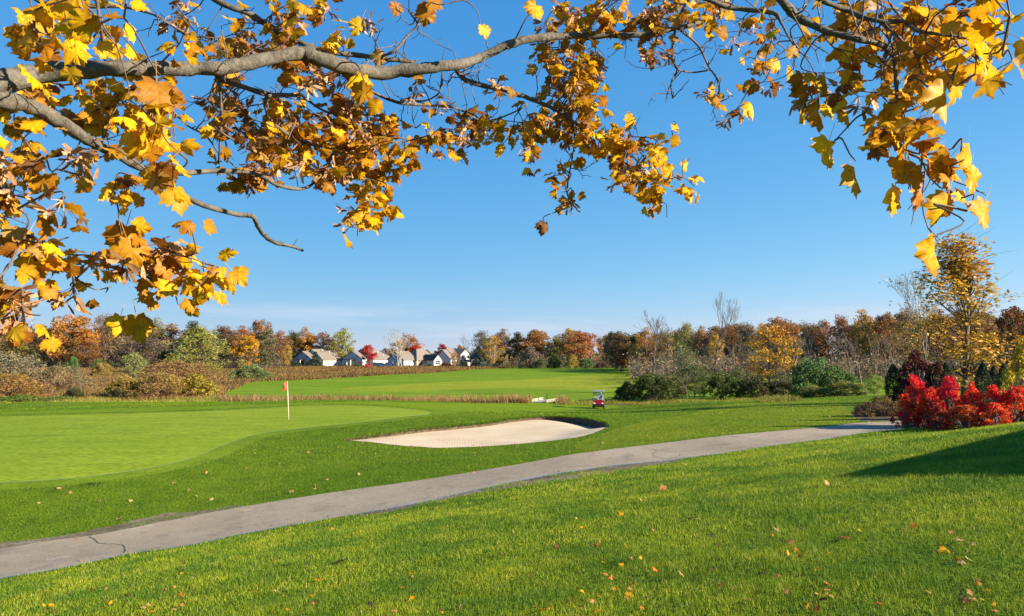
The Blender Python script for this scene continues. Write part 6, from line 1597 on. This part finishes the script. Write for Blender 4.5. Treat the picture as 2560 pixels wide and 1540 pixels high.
for (cx, cy, rx, ry, n, Y, size, tone) in CL:
    k_ = 2560 / 2467.0; cx *= k_; cy *= k_; rx *= k_; ry *= k_
    n = int(round(n * (0.82 if cx < 640 else 0.78 if cx > 1960 else 1.08))) if n > 5 else n
    if n > 3: cy -= 0.035 * FPX / Y; size *= 0.72 if cx < 640 else 0.80 if cx > 1960 else 0.80
    tips = max(1, int(round(n / 6)))
    for t in range(tips):
        a = rngm.random() * 6.28; q = math.sqrt(rngm.random()) * 0.85
        if n == 1: q = 0
        yy = Y * (1 + rngm.normal(0, 0.04)) if n > 1 else Y
        tip = np.array(pt(cx + rx * q * math.cos(a), cy + ry * q * math.sin(a), yy))
        d2 = ((SAMP[:, :3] - tip) ** 2).sum(1) + 0.02 * np.maximum(0, tip[2] - SAMP[:, 2]) ** 2
        b0 = SAMP[np.argmin(d2), :3]; L_ = np.linalg.norm(tip - b0)
        mid = b0 * .62 + tip * .38 + rngm.normal(0, 0.09 * L_ + 0.01, 3); mid[2] += 0.14 * L_; mi2 = b0 * .25 + tip * .75 + rngm.normal(0, 0.07 * L_ + 0.01, 3); mi2[2] += 0.08 * L_
        c = smooth3([b0, mid, mi2, tip], 4)
        twig.tube(c - np.array(inv), list(np.linspace(0.0042 + 0.003 * min(L_, 1.5), 0.0022, len(c))), 5, cap=False)
        SAMP = np.vstack([SAMP, np.c_[c[3:], np.full(len(c) - 3, 0.002)]])
        nl = n // tips + (1 if t < n % tips else 0)
        for j in range(nl):
            s = c[rngm.integers(len(c) // 4, len(c))] if n > 1 else tip
            off = rngm.normal(0, 1, 3); off /= np.linalg.norm(off); off[2] -= 0.35
            base = s + off * rngm.uniform(0.03, 0.10) * (1 if n > 1 else 0.3)
            h = rngm.normal(0, 1, 3); h[2] = 0; h /= np.linalg.norm(h) + 1e-9
            dirn = h * rngm.uniform(0.4, 1.0) + off * 0.35 + np.array([0, 0, -rngm.uniform(0.05, 0.75)]); dirn /= np.linalg.norm(dirn)
            up = (np.array([0.1, 0.0, 1.0]) + rngm.normal(0, 0.42, 3)) if rngm.random() < 0.68 else (np.array([0.45, -0.7, 0.4]) + rngm.normal(0, 0.4, 3))
            if n <= 3: dirn = np.array([rngm.normal(0, .25), rngm.normal(0, .2), -1.0]); dirn /= np.linalg.norm(dirn); up = np.array([rngm.normal(0.75, .25), -0.8, 0.15])
            nn = up - dirn * (up @ dirn); nn /= np.linalg.norm(nn); xx = np.cross(dirn, nn)
            sz = size * rngm.uniform(0.58, 1.0) * (1.0 if n > 3 else 1.08)
            Mx = Matrix(((xx[0]*sz, dirn[0]*sz, nn[0]*sz, base[0]-inv.x), (xx[1]*sz, dirn[1]*sz, nn[1]*sz, base[1]-inv.y), (xx[2]*sz, dirn[2]*sz, nn[2]*sz, base[2]-inv.z), (0, 0, 0, 1)))
            tt = tone
            if rngm.random() < 0.22: tt = min(2, tone + 1)
            elif rngm.random() < 0.2: tt = max(0, tone - 1)
            col = np.array(TONES[tt][rngm.integers(len(TONES[tt]))]) * rngm.uniform(0.8, 1.12)
            LV.append((Mx, np.clip(col, 0, 0.9), int(rngm.integers(16)), sz / base[1]))
        if tone == 2 and rngm.random() < 0.85 or (tone == 1 and rngm.random() < 0.25): SEED.append(tip)
# bare side twigs with knobbly spurs
BS = SAMP0[(SAMP0[:, 3] < 0.035) & ~((SAMP0[:, 2] < EYE + 1.15) & (SAMP0[:, 0] > -1.9) & (SAMP0[:, 0] < -0.9))]
for k in range(300):
    s = BS[rngm.integers(len(BS)), :3]
    if s[1] < 2.5: continue
    d = rngm.normal(0, 1, 3); d[2] += rngm.choice([-0.7, 0.5]); d /= np.linalg.norm(d); P_ = [s]; L_ = rngm.uniform(0.10, 0.42)
    for q in range(5):
        d = d + rngm.normal(0, 0.28, 3); d /= np.linalg.norm(d); P_.append(P_[-1] + d * L_ / 5)
        if q in (1, 3) and rngm.random() < 0.8:
            e = d + rngm.normal(0, 0.7, 3); e /= np.linalg.norm(e); l = rngm.uniform(.03, .10)
            twig.tube([P_[-1] - np.array(inv), P_[-1] + e * l * .5 + rngm.normal(0, .006, 3) - np.array(inv), P_[-1] + e * l - np.array(inv)], [.0026, .0022, .0016], 4, cap=False)
    twig.tube([p - np.array(inv) for p in P_], list(np.linspace(.0042, .0018, 6)), 5, cap=False)
o = twig.build('twigs', M['mapletwig'], tree, smooth=True, fix=False); o['kind'] = 'stuff'
order = sorted(range(len(LV)), key=lambda i: -LV[i][3])
for i in order[:300]:
    Mx, col, mi, _ = LV[i]
    o = link('leaf', LMESH[mi], tree); o.matrix_parent_inverse = Matrix.Identity(4); o.matrix_basis = Mx; o.color = (*col, 1)
Vs, Fs, lcs, tns, b = [], [], [], [], 0
for i in order[300:]:
    Mx, col, mi, _ = LV[i]
    V, F, lc = LEAVES[mi]; A = np.array(Mx)
    V = V @ A[:3, :3].T + A[:3, 3]
    Vs.append(V); Fs.append(F + b); b += len(V); lcs.append(lc); tns.append(np.tile([*col, 1.0], (len(V), 1)))
me = fast_mesh('leaves', np.concatenate(Vs), np.concatenate(Fs), smooth=True, point_attr={'lc': np.concatenate(lcs), 'tint': np.concatenate(tns)}); me.materials.append(M['maple'])
o = link('leaves', me, tree); o['kind'] = 'stuff'; o.color = (1, 1, 1, 1)

# bunches of dry winged seeds hanging from the twigs
def seed_mesh(seed):
    r = np.random.default_rng(seed); m = MB()
    for i in range(10):
        d = r.normal(0, 1, 3); d[2] = -abs(d[2]) - .5; d /= np.linalg.norm(d); e = d * r.uniform(.03, .06)
        m.tube([(0, 0, 0), tuple(e)], [.0012, .0008], 3, cap=False)
        for sgn in (-1, 1):
            w_ = np.cross(d, r.normal(0, 1, 3)); w_ /= np.linalg.norm(w_); t = d * .5 + w_ * sgn * .8; t /= np.linalg.norm(t); s = np.cross(t, d); s /= np.linalg.norm(s) + 1e-9
            p = e
            m.add([p, p + t * .012 + s * .005, p + t * .042 + s * .008, p + t * .048, p + t * .03 - s * .006, p + t * .012 - s * .004], [(0, 1, 2, 3, 4, 5)])
    return m.mesh('seed_bunch_%d' % seed, M['samara'], fix=False)
SM = [seed_mesh(s) for s in range(4)]
for i, p in enumerate(SEED[:150]):
    o = link('seed_cluster', SM[i % 4], tree); o.location = Vector(p) - inv; o.rotation_euler = (rngm.normal(0, .3), rngm.normal(0, .3), rngm.random() * 6.28); s = rngm.uniform(1.0, 1.5); o.scale = (s, s, s)

# ------------------------------------------------------------------ fallen leaves on the lawn
FL = [('bright yellow', (0.80, 0.45, 0.02)), ('pale tan', (0.50, 0.36, 0.17)), ('orange', (0.55, 0.22, 0.03)), ('dark brown', (0.16, 0.075, 0.035)), ('faded orange-tan', (0.50, 0.27, 0.10))]
def fallen(px, py, ci, label, size=0.10, group=None, lift=0.035):
    x, y = hit(px, py); z = gz(x, y) + lift
    o = link('fallen_leaf', LMESH[int(rngm.integers(16))]); o.location = (x, y, z)
    o.rotation_euler = (rngm.normal(0.15, .45), rngm.normal(0, .45), rngm.random() * 6.28); s = size * rngm.uniform(0.75, 1.15); o.scale = (s, s, s); o.color = (*FL[ci][1], 1)
    tag(o, label, 'leaf', group)
for (px, py, ci, s, lab) in [(789, 1455, 0, .12, 'yellow-orange fallen leaf lying alone left of centre on the lawn'), (1030, 1501, 0, .12, 'bright yellow fallen leaf standing up near the bottom centre'), (1990, 1379, 2, .11, 'orange fallen leaf in the middle of the right lawn'), (2360, 1378, 0, .12, 'yellow-orange fallen leaf far right on the lawn'),
        (2112, 1350, 2, .12, 'rust fallen leaf below the dark shadow'), (1558, 1292, 0, .10, 'yellow fallen leaf near the middle of the lawn'), (1660, 1229, 4, .11, 'pale orange fallen leaf on the lawn near the path'), (130, 1515, 0, .14, 'yellow fallen leaf in the bottom left corner'), (2072, 1216, 1, .09, 'pale fallen leaf just below the tip of the shadow'), (850, 1410, 3, .16, 'dark brown curled leaf left of centre on the lawn'), (1735, 1301, 3, .14, 'dark brown fallen leaf right of centre on the lawn'), (1356, 1535, 0, .11, 'yellow fallen leaf at the bottom edge')]:
    fallen(px, py, ci, lab, s)
k = 0
while k < 150:
    px = rngm.uniform(20, 2540); py = 1540 - abs(rngm.normal(0, 1)) * 165
    nr = np.interp(px, [0, 600, 1280, 1800, 2300, 2560], [1447, 1338, 1222, 1150, 1085, 1070])
    if py < nr + 12: continue
    if vnoise([px], [py], 90, 31)[0] + 0.35 * vnoise([px], [py], 25, 32)[0] < 0.62 and rngm.random() < 0.8: continue
    ci = int(rngm.choice([0, 1, 1, 2, 3, 4, 4]))
    fallen(px, py, ci, '%s fallen leaf scattered on the foreground lawn' % FL[ci][0], rngm.uniform(.032, .072), '%s fallen leaves on the lawn' % FL[ci][0]); k += 1
k = 0
while k < 45:
    px = rngm.uniform(100, 2150); py = rngm.uniform(1030, 1300)
    fr = np.interp(px, [0, 415, 830, 1280, 1799, 2140], [1360, 1290, 1225, 1155, 1085, 1058]); lo = np.interp(px, [0, 500, 700, 1100, 1500, 1900, 2150], [1230, 1170, 1110, 1124, 1085, 1030, 1020])
    if not (lo < py < fr): continue
    fallen(px, py, 1, 'small pale fallen leaf on the bank beyond the path', 0.11, 'pale fallen leaves beyond the path'); k += 1
k = 0
while k < 26:
    px = rngm.uniform(60, 2250); far = rngm.random() < 0.5
    py = (np.interp(px, [q[0] for q in PATH_FAR], [q[1] for q in PATH_FAR]) + rngm.uniform(1, 5)) if far else (np.interp(px, [q[0] for q in PATH_NEAR], [q[1] for q in PATH_NEAR]) - rngm.uniform(2, 9))
    fallen(px, py, int(rngm.choice([1, 4, 2])), 'small dry leaf lying at the edge of the path', 0.07, 'dry leaves along the path edges', lift=0.025); k += 1
